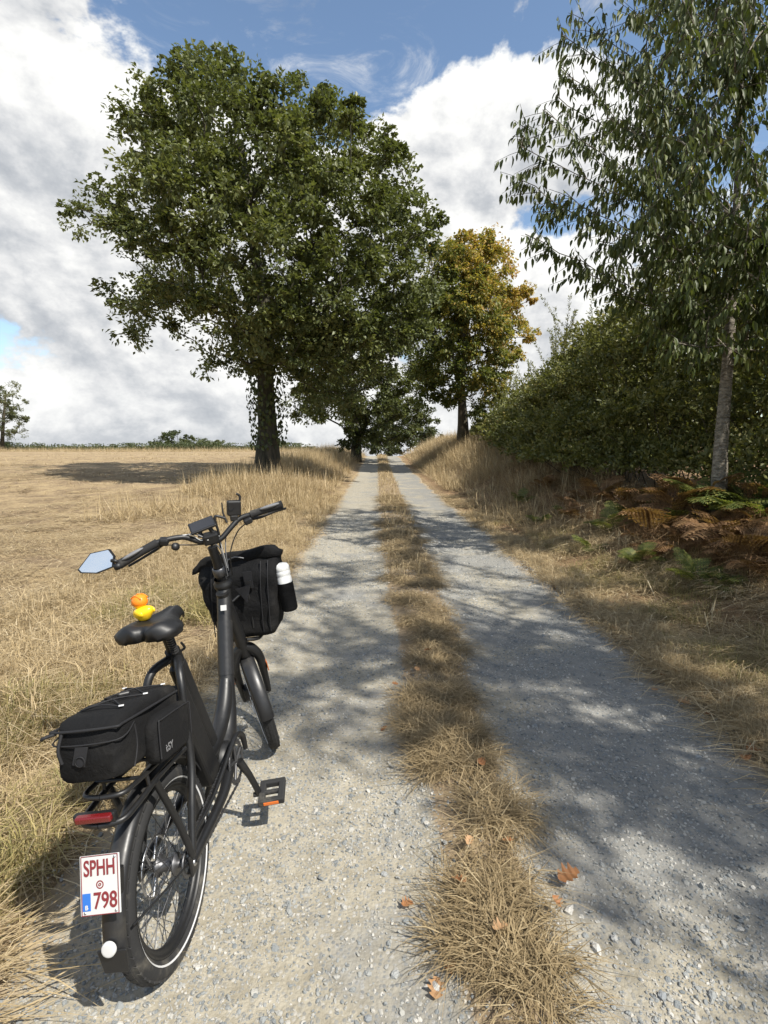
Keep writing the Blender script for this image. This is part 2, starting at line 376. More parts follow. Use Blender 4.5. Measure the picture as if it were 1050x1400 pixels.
def leaves(cen, axis, nrm, ln, wd, tint, fold=.25):
    """diamond leaves folded along the midrib: 4 verts, 2 triangles each"""
    axis = norm(axis); sd = norm(np.cross(axis, nrm)); nn = np.cross(sd, axis); ln = np.asarray(ln)[:, None]; wd = np.asarray(wd)[:, None]
    b = cen - axis * ln * .5; tp = cen + axis * ln * .5; mid = cen - axis * ln * .04 + nn * wd * fold
    l_ = mid + sd * wd * .5; r_ = mid - sd * wd * .5
    V = np.stack([b, l_, tp, r_], 1).reshape(-1, 3); o = np.arange(len(cen))[:, None] * 4
    F = np.concatenate([o + np.array([[0, 2, 1]]), o + np.array([[0, 3, 2]])], 0)
    return V, F, np.repeat(tint, 4)
def rdir(n): return norm(rng.normal(size=(n, 3)))
def px_crown(circ, D, cc, cr, depth, n_per, shell=.0):
    """attractor points for a crown: lumps given as circles in the view of the tree, filled in depth to a rounded crown"""
    pts = []
    for cx, cy, r in circ:
        n = max(3, int(n_per * (r / 50.0) ** 2 + .5))
        for _ in range(n):
            a = random.random() * 6.283; q = math.sqrt(random.random()) * r * .93
            x, y = cx + q * math.cos(a), cy + q * math.sin(a)
            e = 1 - min(.93, ((x - cc[0]) / cr[0]) ** 2 + ((y - cc[1]) / cr[1]) ** 2)
            dd = depth * math.sqrt(e) * random.choice((-1, 1)) * random.random() ** .55
            pts.append(at(x, y, D + dd * .9) * np.array([1, 0, 1]) + np.array([0, D + dd, 0]))
    return pts
def clump_leaves(pts, per, rad, ln, wd, tintf, droop=.15, flat=.75):
    P = np.array(pts); n = len(P); cnt = np.maximum(8, (per * (.55 + .9 * rng.random(n)))).astype(int); idx = np.repeat(np.arange(n), cnt)
    rr = rad * (.55 + 1.0 * rng.random(n) ** 1.5)
    d = rdir(len(idx)); q = rng.random(len(idx)) ** .45
    # leaves sit on small sprays inside a clump, not evenly
    spray = rng.integers(0, 7, len(idx)); sdir = rdir(n * 7).reshape(n, 7, 3)
    d = norm(d * .40 + sdir[idx, spray] * .95)
    cen = P[idx] + d * (rr[idx] * q)[:, None] * np.array([1, 1, flat])
    ax = norm(d + rdir(len(idx)) * .8 + np.array([0, 0, -droop])); nr = norm(np.array([0, 0, 1.]) + rdir(len(idx)) * .75)
    L = ln * (.65 + .7 * rng.random(len(idx))); Wd = wd * (.65 + .7 * rng.random(len(idx)))
    return leaves(cen, ax, nr, L, Wd, np.clip(tintf(cen, idx), 0, 1))
def make_tree(name, label, base, trunk, pts, leafargs, mats, first=2, tip=.012, seg=.5, trunk_r=None, flare=.0, group=None, big=.06, extra=None, **sk):
    base = np.array(base, float)
    root = thing(name, label, 'tree', tuple(base), group=group)
    N, par, r, paths = skeleton(trunk, pts, first, seg, tip, **sk)
    if trunk_r:
        nt = len(trunk)
        for k in range(nt): r[k] = max(r[k] if k >= first else 0, np.interp(k / (nt - 1), [0, 1], trunk_r)) * (1 + flare * max(0, 1 - k / 1.6))
    link('trunk', wood_mesh('trunk', N - base, par, r, big), mats[0], root)
    V, F, T = clump_leaves(pts, *leafargs)
    if extra is not None:
        for (V2, F2, T2) in extra: F = np.concatenate([F, F2 + len(V)]); V = np.concatenate([V, V2]); T = np.concatenate([T, T2])
    tag(link('crown', bigmesh('crown', V - base, F, {'tint': T}), mats[1], root), kind='stuff')
    return root

# -- the big oak left of the track
OD = 20.0
def oak():
    circ = [(298, 118, 52), (310, 85, 20), (392, 150, 52), (235, 150, 48), (205, 165, 28), (195, 235, 44), (255, 235, 78), (350, 240, 90), (450, 215, 66), (480, 170, 28), (525, 225, 42), (545, 285, 46),
            (450, 320, 90), (565, 350, 38), (585, 310, 18), (150, 292, 32), (112, 292, 22), (190, 330, 32), (255, 350, 62), (345, 370, 92), (170, 410, 24), (200, 405, 28), (240, 420, 34), (455, 415, 84), (540, 425, 50),
            (310, 440, 48), (385, 460, 52), (495, 470, 50), (560, 450, 30), (295, 495, 14), (340, 500, 22), (420, 490, 40), (425, 545, 20), (460, 520, 34), (185, 455, 12), (575, 400, 28)]
    pts = px_crown(circ, OD, (345, 300), (262, 250), 5.0, 21)
    pb = at(366, 640, OD); pb[2] = float(ground_z(pb[0], pb[1])) - .1
    tr = [pb] + [at(x, y, OD) for x, y in ((366, 612), (366, 585), (364, 555), (363, 520), (364, 485), (366, 450), (362, 415), (352, 370), (345, 320), (338, 260), (330, 200))]
    def tint(c, i):
        k = rng.random(pts.__len__())[i] * .35 + rng.random(len(c)) * .45; return k + .12
    # ivy on the trunk
    nv = 1000; q = rng.random(nv); zt = np.array([p[2] for p in tr[:8]]); px_ = np.array([p[0] for p in tr[:8]]); z = tr[0][2] + .9 + (q ** .8) * (tr[6][2] - tr[0][2] - .6)
    a = rng.random(nv) * 6.283; rr = .40 + .30 * rng.random(nv) * (.5 + vnoise(z * 1.3, a * 1.5, 5))
    cen = np.stack([np.interp(z, zt, px_) + rr * np.cos(a), pb[1] + rr * np.sin(a), z], 1); nr = np.stack([np.cos(a), np.sin(a), 0 * a + .5], 1)
    iv = leaves(cen, norm(np.array([0, 0, -1.]) + rdir(nv) * .6), nr + rdir(nv) * .4, .13 + .08 * rng.random(nv), .10 + .06 * rng.random(nv), .05 + .35 * rng.random(nv))
    make_tree('oak_tree', 'large spreading green oak with ivy-clad dark trunk at the field edge', pb, tr, pts, (165, .70, .155, .100, tint), (M['oak_bark'], M['oak_leaf']),
              first=5, tip=.0135, seg=.55, trunk_r=(.39, .12), flare=.35, extra=[iv], lift=.2)
oak()

# -- the yellowing chestnut on the right bank
CD = 28.0
def chestnut():
    circ = [(642, 340, 32), (607, 345, 26), (672, 362, 28), (615, 395, 38), (662, 420, 46), (706, 418, 24), (694, 455, 32), (604, 455, 34), (645, 480, 46), (580, 430, 24), (585, 500, 24), (672, 525, 30), (612, 525, 30), (700, 490, 14), (640, 400, 40), (575, 545, 12), (660, 560, 16)]
    pts = px_crown(circ, CD, (640, 440), (92, 140), 3.2, 60)
    pb = at(633, 600, CD); pb[2] = float(ground_z(pb[0], pb[1])) - .1
    tr = [pb] + [at(x, y, CD) for x, y in ((633, 580), (632, 555), (631, 530), (633, 500), (636, 465), (640, 430), (641, 395), (641, 360))]
    cx, cz = at(640, 440, CD)[0], at(640, 440, CD)[2]
    kk = rng.random(len(pts))
    def tint(c, i):
        side = (c[:, 0] - cx) * .10 + (c[:, 2] - cz) * .055
        return .38 + side + (kk[i] - .5) * .46 + rng.normal(0, .22, len(c))
    make_tree('chestnut_tree', 'yellow-brown autumn-tinged chestnut tree on the bank right of the track', pb, tr, pts, (165, .60, .165, .095, tint, .35), (M['brown_bark'], M['chestnut_leaf']),
              first=4, tip=.013, seg=.45, trunk_r=(.27, .06), flare=.3)
chestnut()

# -- trees farther along the lane and beyond the field
def plain_tree(name, label, D, circ, cc, cr, depth, n_per, trunk_px, tr_r, leafargs, mats, group=None, first=2, tint_off=0.0, tip=.02):
    pts = px_crown(circ, D, cc, cr, depth, n_per)
    tr = [at(x, y, D) for x, y in trunk_px]; g_ = float(ground_z(tr[0][0], tr[0][1])); tr[0][2] = min(tr[0][2], g_ - .1) if abs(tr[0][2] - g_) < 3 else g_ - .1
    kk = rng.random(len(pts))
    tf = lambda c, i: tint_off + kk[i] * .4 + rng.random(len(c)) * .5
    return make_tree(name, label, tr[0], tr, pts, (*leafargs, tf), mats, first=first, tip=tip, seg=.8, trunk_r=tr_r, group=group, big=.1)
plain_tree('lime_tree', 'dark green tree overhanging the lane beyond the big oak', 38,
           [(440, 495, 42), (480, 470, 46), (525, 485, 42), (420, 545, 22), (455, 540, 42), (505, 545, 42), (548, 520, 28), (402, 565, 12), (530, 575, 24), (490, 585, 28), (558, 560, 18), (470, 430, 40), (540, 450, 34), (515, 600, 14), (475, 600, 14), (572, 525, 24), (578, 495, 22), (562, 590, 14), (490, 565, 30), (540, 600, 10)], (485, 520), (105, 95), 3.6, 40,
           [(487, 625), (487, 600), (486, 575), (484, 545), (482, 510), (480, 480)], (.40, .1), (150, .72, .21, .13), (M['oak_bark'], M['oak_leaf']), first=1)
plain_tree('field_maple', 'bushy green tree closing the end of the lane', 56,
           [(520, 588, 26), (545, 582, 26), (505, 600, 18), (568, 588, 20), (535, 560, 26), (550, 604, 18), (525, 606, 18), (560, 560, 20), (512, 612, 12), (540, 614, 12), (585, 575, 18), (575, 600, 14)], (535, 588), (50, 42), 2.5, 70,
           [(532, 645), (532, 615), (533, 595), (534, 575)], (.22, .05), (130, .8, .24, .15), (M['brown_bark'], M['far_leaf']), first=1)
plain_tree('hazel_shrub', 'round green shrub at the lane end right of the bushy tree', 62,
           [(582, 600, 16), (597, 606, 13), (568, 606, 12), (608, 612, 9)], (585, 603), (30, 20), 2, 110,
           [(584, 640), (584, 622), (584, 605)], (.12, .05), (120, .8, .24, .15), (M['brown_bark'], M['far_leaf']), first=1)
plain_tree('willow_tree', 'lone pale green tree far off at the edge of the field', 95,
           [(12, 548, 26), (24, 560, 18), (-6, 560, 24), (8, 580, 22), (22, 590, 10), (-10, 590, 18), (2, 532, 12), (30, 575, 9)], (5, 562), (40, 45), 4.5, 36,
           [(3, 625), (3, 606), (4, 585), (6, 560), (8, 540)], (.4, .12), (150, 1.1, .30, .17), (M['brown_bark'], M['pale_leaf']), first=1, tip=.03)
plain_tree('distant_oak', 'dark rounded tree clump on the horizon beyond the field', 130,
           [(226, 602, 12), (240, 600, 11), (255, 604, 10), (270, 606, 9), (215, 606, 8), (245, 610, 12), (265, 612, 9)], (243, 606), (36, 16), 3.5, 120,
           [(243, 640), (243, 622), (243, 608)], (.4, .2), (150, 1.2, .42, .26), (M['brown_bark'], M['far_leaf']), first=1, tip=.03)
plain_tree('distant_maple', 'smaller greyish tree next to the dark clump on the horizon', 135,
           [(292, 607, 10), (302, 609, 9), (283, 610, 7), (308, 612, 5)], (295, 609), (20, 12), 2.5, 140,
           [(296, 640), (296, 624), (296, 610)], (.3, .15), (140, 1.1, .40, .25), (M['brown_bark'], M['pale_leaf']), first=1, tip=.03)
# ------------------------------------------------------------------ hedgerow on the right bank
def hedge():
    HYv = [3.6, 6, 8, 10, 14, 20, 28, 33]; FS = [6.0, 5.5, 4.85, 4.25, 4.15, 4.6, 5.4, 6.0]; TZ = [4.0, 4.5, 5.0, 5.1, 4.6, 3.85, 3.35, 2.9]
    root_loc = (5.8, 8.0, float(ground_z(5.8, 8.0)))
    root = thing('hedgerow', 'dense dark green hedgerow of tall shrubs along the right bank', 'hedge', root_loc); RL = np.array(root_loc)
    # shrub bodies: lumps along the hedge, leaves on shoots through each lump's outer shell
    C_, Rr, Bk = [], [], []
    y = 3.8
    while y < 33:
        fs = np.interp(y, HYv, FS); tz = np.interp(y, HYv, TZ) + (random.random() - .5) * .5
        for row, (ds, zz) in enumerate(((.45, .08), (.50, .36), (.75, .70), (1.4, .97), (2.4, .95), (1.5, .15), (2.9, .25), (2.9, .6), (3.7, .45), (3.7, .85))):
            g0 = float(ground_z(fs + 1, y)); r = random.uniform(.65, 1.0)
            z = g0 + (tz - r * .75 - g0) * zz + random.uniform(-.15, .15)
            C_.append((fs + ds + random.uniform(-.2, .2) - LAT * y, y + random.uniform(-.35, .35), max(z, g0 + .4))); Rr.append(r * (1.25 if row >= 6 else 1)); Bk.append(row >= 6)
        y += .58 if y < 18 else .85
    C_ = np.array(C_); Rr = np.array(Rr); dist = C_[:, 1]
    per = np.interp(dist, [4, 9, 16, 33], [760, 800, 560, 330]); Bk = np.array(Bk); per = np.where(Bk, per * .4, per).astype(int); idx = np.repeat(np.arange(len(C_)), per)
    n = len(idx); nsh = 46
    sh = rdir(len(C_) * nsh).reshape(len(C_), nsh, 3); sh[..., 2] = np.abs(sh[..., 2]) * .9 + .12; sh = norm(sh)
    sid = rng.integers(0, nsh, n); d = sh[idx, sid]; q = .35 + .78 * rng.random(n) ** .7
    root_p = C_[idx] + (rdir(n) * .0)
    cen = root_p + d * (Rr[idx] * q)[:, None] * np.array([1.05, 1.05, .95]) + rng.normal(0, .045, (n, 3)) + np.array([0, 0, -.14]) * (q ** 2)[:, None]
    ax = norm(d * .8 + rdir(n) * .8); nr = norm(rdir(n) + np.array([0, 0, .8]))
    k = np.interp(dist, [4, 10, 20, 33], [.85, 1, 1.5, 2.1])[idx] * np.where(Bk, 2.0, 1.0)[idx]
    lum = rng.random(len(C_))
    T = np.clip(.1 + .35 * lum[idx] + .55 * rng.random(n) ** 1.5 + .1 * (q - .7), 0, 1)
    Vh, Fh, Th = leaves(cen, ax, nr,   .092 * k * (.6 + .8 * rng.random(n)), .048 * k * (.6 + .8 * rng.random(n)), T)
    # tall thin shoots that break the top line
    SV = []; BV = []
    for _ in range(230):
        y = 4 + 28 * random.random(); fs = np.interp(y, HYv, FS); tz = np.interp(y, HYv, TZ)
        p = np.array([fs + .2 + 2.0 * random.random() - LAT * y, y, tz - .6 - .3 * random.random()]); L = random.uniform(.5, 1.35); d = norm(np.array([random.gauss(-.12, .22), random.gauss(-.05, .22), 1.]))
        for j in range(6): BV.append((p + d * L * j / 6 + (j / 6) ** 2 * np.array([d[0], d[1], -.05]) * .2, p + d * L * (j + 1) / 6 + ((j + 1) / 6) ** 2 * np.array([d[0], d[1], -.05]) * .2, .006 * (1 - j / 7), y))
    B0 = np.array([b[0] for b in BV]); B1 = np.array([b[1] for b in BV]); rb = np.array([b[2] for b in BV]); yb = np.array([b[3] for b in BV])
    u = rng.random((len(B0), 15, 1)); c2 = (B0[:, None] * (1 - u) + B1[:, None] * u).reshape(-1, 3); dd = np.repeat(norm(B1 - B0), 15, 0); off = rdir(len(c2)); kk = np.repeat(np.interp(yb, [4, 10, 20, 33], [.85, 1, 1.5, 2.0]), 15)
    V2, F2, T2 = leaves(c2 + off * .03 * kk[:, None], norm(dd * .7 + off), rdir(len(c2)), .06 * kk, .02 * kk, .3 + .6 * rng.random(len(c2)))
    Vh, Fh, Th = np.concatenate([Vh, V2]), np.concatenate([Fh, F2 + len(Vh)]), np.concatenate([Th, T2])
    tag(link('foliage', bigmesh('foliage', Vh - RL, Fh, {'tint': Th}), M['hedge_leaf'], root), kind='stuff')
    # stems
    P, Q, ra, rb_ = [B0], [B1], [rb], [rb * .8]
    S0, S1 = [], []
    for c, r in zip(C_, Rr):
        for _ in range(1):
            g0 = np.array([c[0] + random.uniform(.2, .9), c[1] + random.uniform(-.4, .4), 0]); g0[2] = float(ground_z(g0[0], g0[1])) - .05
            e = c + rdir(1)[0] * r * .8; mid = (g0 + e) / 2 + rng.normal(0, .12, 3); S0 += [g0, mid]; S1 += [mid, e]
    S0 = np.array(S0); S1 = np.array(S1); rr = np.tile([.013, .009], len(S0) // 2)
    P.append(S0); Q.append(S1); ra.append(rr); rb_.append(rr * .6)
    Vs, Fs = tubes(np.concatenate(P), np.concatenate(Q), np.concatenate(ra), np.concatenate(rb_), 4)
    tag(link('stems', bigmesh('stems', Vs - RL, Fs, smooth=True), M['brown_bark'], root), kind='stuff')
hedge()

def far_hedge():
    X, Yv, Z = [], [], []
    n = 900
    x = -75 + 62 * rng.random(n); y = 97 + 5 * rng.random(n); hh = .35 + 1.0 * fbm(x * .35, x * 0, 51) ** 1.5 + .5 * (fbm(x * 1.7, x * 0, 53) > .62)
    z0 = ground_z(x, y); per = 26; idx = np.repeat(np.arange(n), per)
    cen = np.stack([x[idx] + rng.normal(0, .5, n * per), y[idx] + rng.normal(0, .4, n * per), z0[idx] + hh[idx] * 1.25 * rng.random(n * per) ** .8], 1)
    RL = np.array([-40., 98., float(ground_z(-40, 98))])
    root = thing('field_hedge', 'thin low green hedge line along the far edge of the field', 'hedge', tuple(RL))
    Vh, Fh, Th = leaves(cen, rdir(len(cen)), rdir(len(cen)), .26 + .2 * rng.random(len(cen)), .15 + .1 * rng.random(len(cen)), .1 + .75 * rng.random(len(cen)))
    tag(link('foliage', bigmesh('foliage', Vh - RL, Fh, {'tint': Th}), M['far_leaf'], root), kind='stuff')
    P = np.stack([x, y, z0 - .1], 1); Vs, Fs = tubes(P, P + np.stack([rng.normal(0, .15, n), rng.normal(0, .15, n), hh], 1), np.full(n, .03), np.full(n, .01), 4)
    tag(link('stems', bigmesh('stems', Vs - RL, Fs), M['brown_bark'], root), kind='stuff')
far_hedge()

# ------------------------------------------------------------------ cherry trees
def cherry_leaf_mesh():
    # pointed oval blade, folded and curved, 8 quads
    L = 4; V, F, T = [], [], []
    for i in range(L):
        u = i / (L - 1); wv = math.sin(math.pi * min(1, u * .93 + .05)) ** .8 * .5 * (1 - .35 * u); zc = -.22 * u * u
        if i == L - 1: wv = .0
        V += [(-wv, u, zc + wv * .28), (0, u, zc), (wv, u, zc + wv * .28)]
    for i in range(L - 1):
        for k in range(2): a = i * 3 + k; F.append((a, a + 1, a + 4, a + 3))
    return np.array(V), np.array(F)
LV, LF = cherry_leaf_mesh()
def cherry(base, label, first_tree=True):
    base = np.array(base, float)
    D = 7.0
    def A(px, py, dy=0): p = at(px, py, D + dy); return p
    tr = [base, A(985, 620), A(988, 580), A(992, 530), A(996, 480), A(1000, 420), A(1004, 360), A(1006, 300), A(1010, 220), A(1012, 140), A(1016, 60), A(1018, -30), A(1020, -130), A(1022, -230)]
    pts = []
    tips = [(712, 200, 0), (722, 168, .2), (742, 150, -.2), (712, 246, .3), (718, 320, -.4), (800, 372, -.3), (768, 48, .1), (766, 90, .5), (795, 25, -.3), (740, 290, .2), (790, 200, .9), (770, 260, -.9), (760, 130, .8), (820, 330, .6), (850, 345, -.8),
            (835, 90, .9), (830, 160, -1.0), (860, 20, -.9), (845, 250, 1.3), (880, 300, -1.3), (870, 180, 1.5), (895, 100, -1.5), (880, 380, .3), (905, 350, -.7), (930, 420, -.3), (915, 430, .5), (960, 450, -.6), (940, 380, -1.1), (1030, 440, -.6), (1045, 480, -.3), (1050, 400, -.9), (900, 440, .0), (1020, 330, -1.2)]
    bough = {0: 6, 2: 6, 3: 5, 4: 4, 5: 4, 6: 8, 7: 7, 8: 8, 12: 7, 10: 6, 11: 5, 15: 8, 16: 7, 17: 9, 18: 6, 19: 5, 20: 7, 21: 8}
    for x, y, dy in tips: pts.append(A(x, y, dy))
    for _ in range(105):
        pts.append(A(random.uniform(870, 1075), random.uniform(-120, 430), random.uniform(-1.9, 1.9)))
    for _ in range(26):
        pts.append(A(random.uniform(915, 1060), random.uniform(300, 480), random.uniform(-1.2, -.25)))
    for _ in range(120):
        h = random.random(); a = random.random() * 6.283; z = 3.0 + 6.4 * h; rad = np.interp(z, [2.6, 4, 6, 8, 9.6], [1.1, 2.1, 2.2, 1.6, .5]) * (.25 + .75 * math.sqrt(random.random()))
        p = np.array([A(1005, 300)[0] + rad * math.cos(a), D + rad * math.sin(a), z])
        if 525 + FPX * p[0] / p[1] > 880: pts.append(p)
    N, par, r, paths = skeleton(tr, pts, 4, .28, .0055, e=2.25, lift=-.1, jit=.06, below=1.6, rise=.45, primary=bough)
    nt = len(tr)
    for k in range(nt): r[k] = np.interp(k / (nt - 1), [0, .5, 1], (.092, .046, .010)) * (1.25 if k == 0 else 1)
    # side twigs along the outer half of every path
    cen, dirs = [], []
    tw0, tw1, twr = [], [], []
    for q, idx in paths:
        k0 = max(0, len(idx) - 9)
        for j in range(k0, len(idx)):
            k = idx[j]; p0, p1 = N[par[k]], N[k]; d = norm(p1 - p0)
            for u in np.arange(0, 1, .12): cen.append(p0 * (1 - u) + p1 * u); dirs.append(d)
            for _ in range(4 if j % 2 else 3):
                sd = norm(np.cross(d, rdir(1)[0])); e = d * .75 + sd * .7 + np.array([0, 0, -.05]); L = random.uniform(.18, .48); u0 = random.random(); a0 = p0 * (1 - u0) + p1 * u0
                a1 = a0 + e * L * .5; a2 = a0 + e * L + np.array([0, 0, -.06 * L]); tw0 += [a0, a1]; tw1 += [a1, a2]; twr += [.004, .003]
                m_ = int(L / .052)
                for v in range(1, m_ + 1): uu = v / m_; cen.append(a0 + e * L * uu + np.array([0, 0, -.06 * L * uu * uu])); dirs.append(norm(e))
    cen = np.array(cen); dirs = np.array(dirs); n = len(cen)
    side = norm(np.cross(dirs, np.array([0, 0, 1.])) * rng.choice([-1, 1], n)[:, None] + rdir(n) * .4)
    ax = norm(dirs * .25 + side * .55 + np.array([0, 0, -1.0]) * (.6 + 1.0 * rng.random(n))[:, None]); nr = norm(side * .8 + np.array([0, 0, .35]) + rdir(n) * .7)
    cen = cen + ax * .018
    ln = .104 * (.65 + .6 * rng.random(n)); wd = ln * (.36 + .12 * rng.random(n)); tint = np.clip(.15 + .6 * rng.random(n) + .25 * (rng.random(n) > .96), 0, 1)
    sd = norm(np.cross(ax, nr)); nn = np.cross(sd, ax)
    root = thing('cherry_tree', label, 'tree', tuple(base))
    Vw, Fw = tubes(np.array(tw0), np.array(tw1), np.array(twr), np.array(twr) * .7, 4)
    link('trunk', wood_mesh('trunk', N - base, par, r, .035, .003), M['cherry_bark'], root)
    tag(link('twigs', bigmesh('twigs', Vw - base, Fw), M['brown_bark'], root), kind='stuff')
    # the 300 leaves that show largest are pieces of their own, the rest one mass
    v = cen - np.array([0, 0, CH]); dep = v[:, 1] * math.cos(PITCH) - v[:, 2] * math.sin(PITCH); up_ = v[:, 1] * math.sin(PITCH) + v[:, 2] * math.cos(PITCH)
    px_ = 525 + FPX * v[:, 0] / dep; py_ = 700 - FPX * up_ / dep; vis = (px_ > 700) & (px_ < 1050) & (py_ > 0) & (dep > 0)
    score = np.where(vis, ln / dep * np.abs((nn * norm(-v)).sum(1)) + .002 * (1050 - px_) / 350, -1); own = np.argsort(-score)[:300] if first_tree else np.array([], int)
    rest = np.setdiff1d(np.arange(n), own)
    X = LV[None, :, 0, None] * (sd * wd[:, None])[:, None] + LV[None, :, 1, None] * (ax * ln[:, None])[:, None] + LV[None, :, 2, None] * (nn * ln[:, None])[:, None] + cen[:, None]
    nv = len(LV); o = (np.arange(len(rest)) * nv)[:, None, None]
    Vl = X[rest].reshape(-1, 3) - base; Fl = (LF[None] + o).reshape(-1, 4)
    tag(link('crown', bigmesh('crown', Vl, Fl, {'tint': np.repeat(tint[rest], nv)}, True), M['cherry_leaf'], root), kind='stuff')
    protos = [bigmesh('leaf', LV * np.array([[.47, 1, 1]]), LF, {'tint': np.full(nv, tv)}, True) for tv in (.2, .4, .55, .7, .95)]
    for pm in protos: pm.materials.append(M['cherry_leaf'])
    for k in own:
        ob = bpy.data.objects.new('leaf', protos[min(4, int(tint[k] * 5))]); C.objects.link(ob); ob.parent = root
        mt = Matrix((sd[k], ax[k], nn[k])).transposed().to_4x4() @ Matrix.Scale(ln[k], 4); mt.translation = Vector(cen[k] - base); ob.matrix_local = mt
    return root
cb = at(985, 655, 7.0); cb[2] = float(ground_z(cb[0], cb[1])) - .05
ch = cherry(cb, 'tall young cherry tree with pale trunk and drooping leaves before the hedgerow')
# its neighbour beside the photographer, whose crown dapples the near track
nb = thing('cherry_tree', 'cherry tree on the bank beside the near track, casting the dappled shade', 'tree', (5.2, .55, float(ground_z(5.2, .55)) - .05), (0, 0, R(205))); nb.scale = (1.25, 1.25, 1.1)
for chd in [c for c in ch.children if c.name.split('.')[0] in ('trunk', 'twigs', 'crown')]:
    c2 = chd.copy(); C.objects.link(c2); c2.parent = nb

nb2 = thing('cherry_tree', 'cherry tree farther back on the bank, unseen and added to shade the near track', 'tree', (6.6, -1.7, float(ground_z(6.6, -1.7)) - .05), (0, 0, R(75))); nb2.scale = (1.15, 1.15, 1.0)  # out-of-view tree, added to deepen the shade on the near right rut
for chd in [c for c in ch.children if c.name.split('.')[0] in ('trunk', 'twigs', 'crown')]:
    c2 = chd.copy(); C.objects.link(c2); c2.parent = nb2
# ------------------------------------------------------------------ scatter helper (geometry nodes, for uncountable ground cover)
def tuft(name, n, hgt, spread, wd, lean, mat, curl=.5, flat=False):
    V, F, T = [], [], []
    for i in range(n):
        a = random.random() * 6.283; r = spread * math.sqrt(random.random()); b = np.array([r * math.cos(a), r * math.sin(a), -.01])
        h = hgt * random.uniform(.45, 1.15); da = a + random.gauss(0, .8); dr = np.array([math.cos(da), math.sin(da), 0]); le = abs(random.gauss(lean, lean * .6)); w_ = wd * random.uniform(.6, 1.3)
        sd = np.array([-dr[1], dr[0], 0]) * w_ * .5
        if flat:
            b[2] = random.uniform(.002, .03); p1 = b + dr * h * .5 + np.array([0, 0, random.uniform(-.005, .03)]); p2 = b + dr * h + np.array([0, 0, random.uniform(-.01, .02)]) + sd * random.uniform(-8, 8)
        else:
            p1 = b + dr * h * le * .35 + np.array([0, 0, h * .58]); p2 = b + dr * h * le * (1 + curl) + np.array([0, 0, h * max(.15, 1 - le * curl * .8)])
        k = len(V); V += [b - sd, b + sd, p1 - sd * .75, p1 + sd * .75, p2]; F += [(k, k + 1, k + 3), (k, k + 3, k + 2), (k + 2, k + 3, k + 4)]; T += [random.random()] * 5
    me = bigmesh(name, np.array(V), np.array(F), {'tint': T}); me.materials.append(mat) if mat else None; return me
def stone_mesh(name, mat, seed):
    bm = bmesh.new(); bmesh.ops.create_icosphere(bm, subdivisions=1, radius=1); rs = np.random.default_rng(seed); sc = rs.uniform(.6, 1.25, 3); sc[2] *= .6
    for v in bm.verts: v.co = Vector([v.co[i] * sc[i] * rs.uniform(.78, 1.15) for i in range(3)])
    me = bpy.data.meshes.new(name); bm.to_mesh(me); bm.free(); me.materials.append(mat); return me
def scatter(name, meshes, P, yaw, scl, idx, tilt=.15, label=None, cat=None):
    P = np.asarray(P); n = len(P); RL = np.array([0., 0, 0])
    col = bpy.data.collections.new(name + '_pieces')
    for i, me in enumerate(meshes):
        o = bpy.data.objects.new(f'{name}_piece_{i:02d}', me); col.objects.link(o)
    me = bpy.data.meshes.new(name); me.vertices.add(n); me.vertices.foreach_set('co', np.asarray(P, np.float32).ravel())
    rot = np.stack([rng.normal(0, tilt, n), rng.normal(0, tilt, n), yaw], 1)
    for nm, ty, a in (('rot', 'FLOAT_VECTOR', rot), ('scl', 'FLOAT_VECTOR', np.asarray(scl) if np.ndim(scl) == 2 else np.repeat(np.asarray(scl)[:, None], 3, 1))):
        q = me.attributes.new(nm, ty, 'POINT'); q.data.foreach_set('vector', np.asarray(a, np.float32).ravel())
    q = me.attributes.new('idx', 'INT', 'POINT'); q.data.foreach_set('value', np.asarray(idx, np.int32))
    o = link(name, me)
    ng = bpy.data.node_groups.new(name, 'GeometryNodeTree'); ng.interface.new_socket('Geometry', in_out='INPUT', socket_type='NodeSocketGeometry'); ng.interface.new_socket('Geometry', in_out='OUTPUT', socket_type='NodeSocketGeometry')
    nd = ng.nodes; a = nd.new('NodeGroupInput'); b = nd.new('NodeGroupOutput'); ip = nd.new('GeometryNodeInstanceOnPoints'); ci = nd.new('GeometryNodeCollectionInfo')
    ci.inputs[0].default_value = col; ci.inputs[1].default_value = True; ci.inputs[2].default_value = True; ip.inputs['Pick Instance'].default_value = True
    def na(nm, ty): x = nd.new('GeometryNodeInputNamedAttribute'); x.data_type = ty; x.inputs[0].default_value = nm; return x.outputs[0]
    L = ng.links; L.new(a.outputs[0], ip.inputs['Points']); L.new(ci.outputs[0], ip.inputs['Instance']); L.new(na('idx', 'INT'), ip.inputs['Instance Index'])
    L.new(na('rot', 'FLOAT_VECTOR'), ip.inputs['Rotation']); L.new(na('scl', 'FLOAT_VECTOR'), ip.inputs['Scale']); L.new(ip.outputs[0], b.inputs[0])
    md = o.modifiers.new('scatter', 'NODES'); md.node_group = ng
    tag(o, label, cat, kind='stuff'); return o

